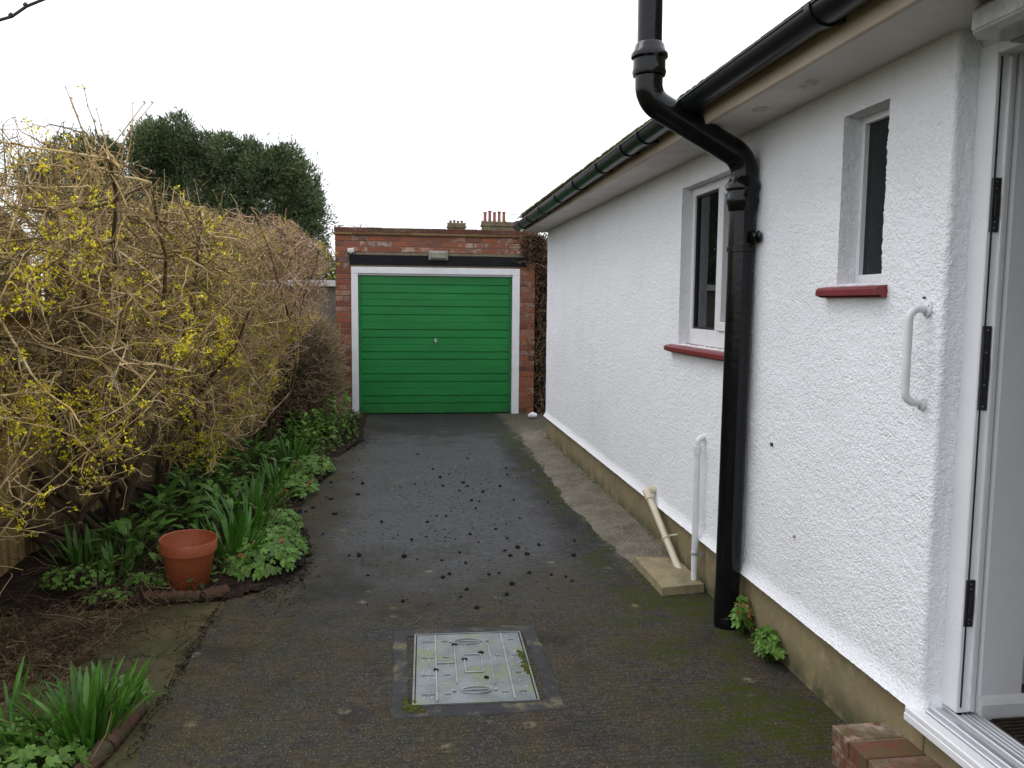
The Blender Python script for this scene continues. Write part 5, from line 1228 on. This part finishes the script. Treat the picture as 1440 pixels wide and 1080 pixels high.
# leaning stems of the shrubs seen low against the fence
# ================================================================== TREES AND BACKGROUND
def yew():
    rg = np.random.default_rng(8); t = thing('yew_tree', (-4.2, 18.6, 0), 'broad dark evergreen yew tree behind the forsythias', 'tree')
    lobes = [(-2.5, 18, 3.2, .85, 1.3), (-2.9, 18, 3.95, .85, .80), (-3.9, 18.3, 3.8, 1.0, .95), (-4.65, 18.2, 4.1, .75, .95), (-5.7, 18.4, 3.8, .95, .85), (-3.4, 18.4, 3.1, 1.4, 1.3), (-4.8, 18.5, 2.8, 1.6, 1.5), (-2.35, 18.1, 2.4, .75, 1.3), (-6.4, 18.6, 3.1, 1.0, 1.2), (-2.1, 18.0, 3.75, .45, .65), (-6.9, 18.8, 3.9, .7, .8)]
    for k in range(46):
        x = rg.uniform(-7.2, -1.9); top = np.interp(x, [-7.2, -6.3, -5.2, -4.5, -3.8, -3.2, -2.6, -2.1, -1.85], [4.2, 4.6, 4.85, 5.05, 4.75, 4.7, 4.62, 4.3, 3.6])
        z = top-rg.uniform(.15, .5) if rg.random() < .7 else rg.uniform(2.6, top-.4); lobes.append((x, 17.9-rg.random()*.5, z, rg.uniform(.18, .42), rg.uniform(.22, .50)))
    A = Acc(); Cn = []
    for (x, y_, z, rx, rz) in lobes:
        n = int(3900*rx*rz*(1.0 if rx > .5 else 1.6)); d = rg.normal(size=(n, 3)); d /= np.linalg.norm(d, axis=1, keepdims=True); r = rg.uniform(.62, 1.0, (n, 1))**.6
        p = d*r*np.where(rg.random((n, 1)) < .12, rg.uniform(1.0, 1.22, (n, 1)), 1)*(rx, rx, rz); B_ = np.array([x, y_, z]); P = B_+p*(.66+.42*vnoise(B_+p, 1.7)[:, None]+.34*vnoise(B_+p+7, 4.5)[:, None])
        # sprays: several small slivers leaning out and up
        dd = d+rg.normal(size=(n, 3))*.45+(0, 0, .45); dd /= np.linalg.norm(dd, axis=1, keepdims=True); s = np.cross(dd, rg.normal(size=(n, 3))); s /= np.linalg.norm(s, axis=1, keepdims=True)
        for q in range(3):
            d2 = dd+rg.normal(size=(n, 3))*.5; d2 /= np.linalg.norm(d2, axis=1, keepdims=True); L = rg.uniform(.03, .13, (n, 1)); P2 = P+rg.normal(size=(n, 3))*.04
            V = np.stack([P2, P2+d2*L*.5+s*L*.13, P2+d2*L, P2+d2*L*.5-s*L*.13], 1).reshape(-1, 3); A.add(V, np.arange(n*4).reshape(-1, 4))
        # stray shoots
    A.build('crown', 'yew', t, False, kind='stuff')
    m = MB(); m.tube([(-4.2, 18.6, -.1), (-4.25, 18.6, 1), (-4.1, 18.5, 2.2), (-4.0, 18.4, 3.8)], [.32, .24, .18, .06], 12)
    for (x, y_, z, rx, rz) in lobes[:9]: m.tube([(-4.15, 18.55, 1.6), ((x-4.15)/2, 18.4, (z+1.7)/2), (x, y_, z)], [.11, .07, .02], 8)
    m.build('trunk', 'trunkbark', t, True)
yew()
def leafy_mass(name, label, cat, c, ax, n, size, mat):
    rg = np.random.default_rng(17); t = thing(name, (c[0], c[1], 0), label, cat); d = rg.normal(size=(n, 3)); d /= np.linalg.norm(d, axis=1, keepdims=True); P = np.array(c)+d*np.array(ax)*rg.uniform(.6, 1, (n, 1)); P *= 1
    P = P+(vnoise(P, 3)[:, None]-.5)*.25; V, Q = petals(P, size, 3, rg); a = Acc(); a.add(V, Q); a.build('leaves', mat, t, False, kind='stuff')
    m = MB(); m.tube([(c[0], c[1], -.05), (c[0], c[1], c[2]*.6), (c[0]+.05, c[1], c[2])], [.05, .035, .015], 8); m.build('trunk', 'trunkbark', t, True); return t
leafy_mass('laurel_bush', 'bright yellow-green bush behind the left corner of the garage', 'shrub', (-2.1, 18.2, 1.55), (1.15, .8, 1.2), 5200, .07, 'bright')
# neighbour's shed
t = thing('garden_shed', (-1.75, 14.2, 0), 'low grey shed with a white roof edge left of the garage', 'shed')
m = MB(); m.box(-2.6, -1.06, 14.02, 16, -.05, 1.85); m.build('wall', 'shedwall', t)
m = MB(); m.box(-2.66, -1.02, 13.96, 16.05, 1.853, 1.89, .004); m.build('roof', 'lampbody', t)
m = MB(); m.box(-2.66, -1.02, 13.935, 13.958, 1.83, 1.93, .003); m.build('fascia', 'whitewood', t)
# neighbouring house wall beyond the fence on the left
t = thing('neighbour_house', (-9, 13, 0), 'pinkish house glimpsed through the forsythia beyond the fence', 'house')
m = MB(); m.box(-13, -7.2, 11, 17, -.05, 2.5); m.build('wall', 'neighbour', t)
m = MB(); m.prism([(10.7, 2.5), (17.3, 2.5), (14, 3.9)], 'x', -13.3, -6.9); m.build('roof', 'tile', t)
for y in (12, 14.2):
    m = MB(); m.box(-7.20, -7.17, y, y+1.0, 1.0, 2.0, .004); w_ = m.build('window', 'whitewood', t)
    m = MB(); m.box(-7.168, -7.16, y+.06, y+.94, 1.06, 1.94); m.build('pane', 'glass', w_)
# creeper on the right side of the garage
def creeper():
    rg = np.random.default_rng(14); t = thing('creeper', (2.05, 11.9, 0), 'dry red-brown creeper tangled between the garage and the white wall', 'climber')
    a = Acc(); n = 2600; z = rg.uniform(0, 2.42, n); P0 = np.stack([rg.uniform(1.90, 2.55, n), rg.uniform(11.74, 12.25, n), z], 1); P1 = P0+rg.normal(size=(n, 3))*(.10, .08, .13)
    V, Q, C = strands(P0, P1, np.full(n, .0042), np.full(n, .0022), 5, .3, 3, rg); a.add(V, Q)
    n = 260; z = 2.50-np.abs(rg.normal(size=n))*.14; P0 = np.stack([1.97-np.abs(rg.normal(size=n))*.12, np.full(n, 11.70)-rg.uniform(0, .03, n), z], 1); P1 = P0+rg.normal(size=(n, 3))*(.09, .012, .05)
    V, Q, C2 = strands(P0, P1, np.full(n, .0035), np.full(n, .002), 5, .2, 3, rg); a.add(V, Q); a.build('vines', M['bark3'], t, kind='stuff')
    P = np.concatenate([C[:, 1:].reshape(-1, 3), C2[:, 1:].reshape(-1, 3)]); P = P[rg.random(len(P)) < .75]; V, Q = petals(P, .035, 3, rg); b = Acc(); b.add(V, Q); b.build('leaves', 'creeper', t, False, kind='stuff')
    m = MB()
    for k in range(5): x = 1.95+k*.1; m.tube([(x, 12.0, -.02), (x+.03, 12.02, 1), (x-.04, 12.0, 2.3)], [.016, .012, .006], 8)
    m.build('stem', 'trunkbark', t, True)
creeper()
t = thing('back_fence', (2.3, 12.5, 0), 'dark timber panel behind the creeper', 'fence')
m = MB(); m.box(1.9, 3.6, 12.42, 12.46, 0, 2.3); m.build('panel', 'core', t)
t = thing('white_stone', (1.78, 11.2, 0), 'small white stone at the foot of the far wall corner', 'stone')
m = MB(); m.tube([(1.73, 11.22, .04), (1.78, 11.2, .05), (1.84, 11.2, .04)], [.02, .045, .03], 10); m.build('stone', 'whitewood', t, True)
# far houses with chimney stacks
def far_house(x0, x1, ztop, y, npots, label, potr, poth, pottall, mat='stack'):
    xc = (x0+x1)/2; t = thing('far_house', (xc, y, 0), label, 'house', None)
    m = MB(); m.box(xc-5, xc+5, y-4, y+4, -.05, 4.4); m.build('wall', 'stack', t)
    m = MB(); m.prism([(y-4.3, 4.4), (y+4.3, 4.4), (y, 6.9)], 'x', xc-5.2, xc+5.2); m.build('roof', 'tile', t)
    m = MB(); m.box(x0+.1, x1-.1, y-.45, y+.45, 5.8, ztop-.35); m.box(x0, x1, y-.55, y+.55, ztop-.35, ztop-.2, .02); m.box(x0+.06, x1-.06, y-.5, y+.5, ztop-.2, ztop, .02)
    for k in range(30): r = random.uniform(.05, .16); m.lathe((random.uniform(x0+.1, x1-.1), y+random.uniform(-.5, .2), ztop-.02), [(r, 0), (r*.8, r*.5), (0, r*.8)], 6)
    ch = m.build('chimney', mat, t)
    for k in range(npots):
        px = x0+potr[0]+(potr[1]-potr[0])*k/(npots-1); h_ = poth*random.uniform(.8, 1)
        m = MB(); m.lathe((px, y, ztop), [(pottall*.8, 0), (pottall*.9, .05), (pottall*.75, h_*.3), (pottall*.75, h_*.9), (pottall, h_*.92), (pottall, h_)], 12); m.build('chimney_pot', 'pot_clay' if npots == 5 else 'stack', ch, True)
    # window openings
    for wx in (-3, 0, 3):
        m = MB(); m.box(xc+wx-.6, xc+wx+.6, y-4.03, y-3.99, 2.6, 3.8); w_ = m.build('window', 'whitewood', t); m = MB(); m.box(xc+wx-.52, xc+wx+.52, y-4.05, y-4.032, 2.68, 3.72); m.build('pane', 'glass', w_)
far_house(3.65, 5.2, 7.95, 68, 4, 'far house whose low mossy chimney shows left of the red pots', (.3, 1.2), .3, .13)
far_house(6.45, 9.6, 8.18, 68.5, 5, 'far house with a long chimney stack carrying five tall red pots', (.35, 1.9), .95, .16)
t = thing('tv_aerial', (9.2, 68.5, 8.1), 'tiny television aerial above the far chimneys beside the gutter end', 'aerial')
m = MB(); m.tube([(9.2, 68.5, 8.1), (9.2, 68.5, 8.9)], .02, 6); m.tube([(8.9, 68.5, 8.85), (9.7, 68.5, 8.9)], .015, 6)
for k in range(6): m.tube([(8.95+k*.13, 68.3, 8.86), (8.95+k*.13, 68.7, 8.86)], .012, 5)
m.build('mast', 'lampbody', t)
# distant bare trees
def bare_tree(x, y, z, r, label, seed):
    rg = np.random.default_rng(seed); t = thing('bare_tree', (x, y, 0), label, 'tree', None); m = MB(); m.tube([(x, y, -.1), (x, y, z*.5), (x+.2, y, z*.72)], [.35, .25, .16], 8); m.build('trunk', 'thorn', t, True)
    a = Acc(); n = 26; d = rg.normal(size=(n, 3)); d[:, 2] = np.abs(d[:, 2])+.3; d /= np.linalg.norm(d, axis=1, keepdims=True); P0 = np.tile((x+.1, y, z*.62), (n, 1)); P1 = P0+d*(r, r, z*.33)*rg.uniform(.6, 1, (n, 1)); V, Q, C = strands(P0, P1, np.full(n, .07), np.full(n, .02), 6, .1, 4, rg); a.add(V, Q)
    nd = C[:, 2:].reshape(-1, 3); P0 = nd[rg.integers(0, len(nd), 700)]; P1 = P0+rg.normal(size=(700, 3))*.45+(0, 0, .25); V, Q, C = strands(P0, P1, np.full(700, .022), np.full(700, .01), 4, .15, 3, rg); a.add(V, Q)
    a.build('branches', 'thorn', t, kind='stuff')
bare_tree(-3.4, 80, 9.5, 1.8, 'tiny bare tree peeping over the garage coping', 2)
bare_tree(-1.2, 84, 8.6, 1.5, 'faintest bare treetop right of the other over the coping', 3)
# tree whose twig hangs into the top left corner
def corner_tree():
    t = thing('bare_sapling', (-2.6, 2.2, 0), 'bare purple twig hanging in the top left corner of the sky', 'tree')
    m = MB(); m.tube([(-2.6, 2.2, -.05), (-2.55, 2.22, 1.2), (-2.3, 2.35, 2.0), (-1.9, 2.5, 2.22)], [.03, .022, .013, .009], 10); m.build('trunk', 'thorn', t, True)
    P_ = [(-1.9, 2.5, 2.22), (-1.45, 2.57, 2.29), (-1.14, 2.6, 2.358), (-1.09, 2.6, 2.375), (-1.05, 2.6, 2.405), (-1.0, 2.6, 2.428), (-.85, 2.6, 2.47)]
    m = MB(); m.tube(P_, [.007, .006, .0048, .0044, .0046, .0042, .003], 8)
    for q in (3, 4): m.lathe(np.array(P_[q])-(.004, 0, 0), [(.006, 0), (.0075, .004), (.004, .010), (0, .012)], 6, (.3, 0, 1))
    m.build('branch', 'thorn', t, True)
corner_tree()
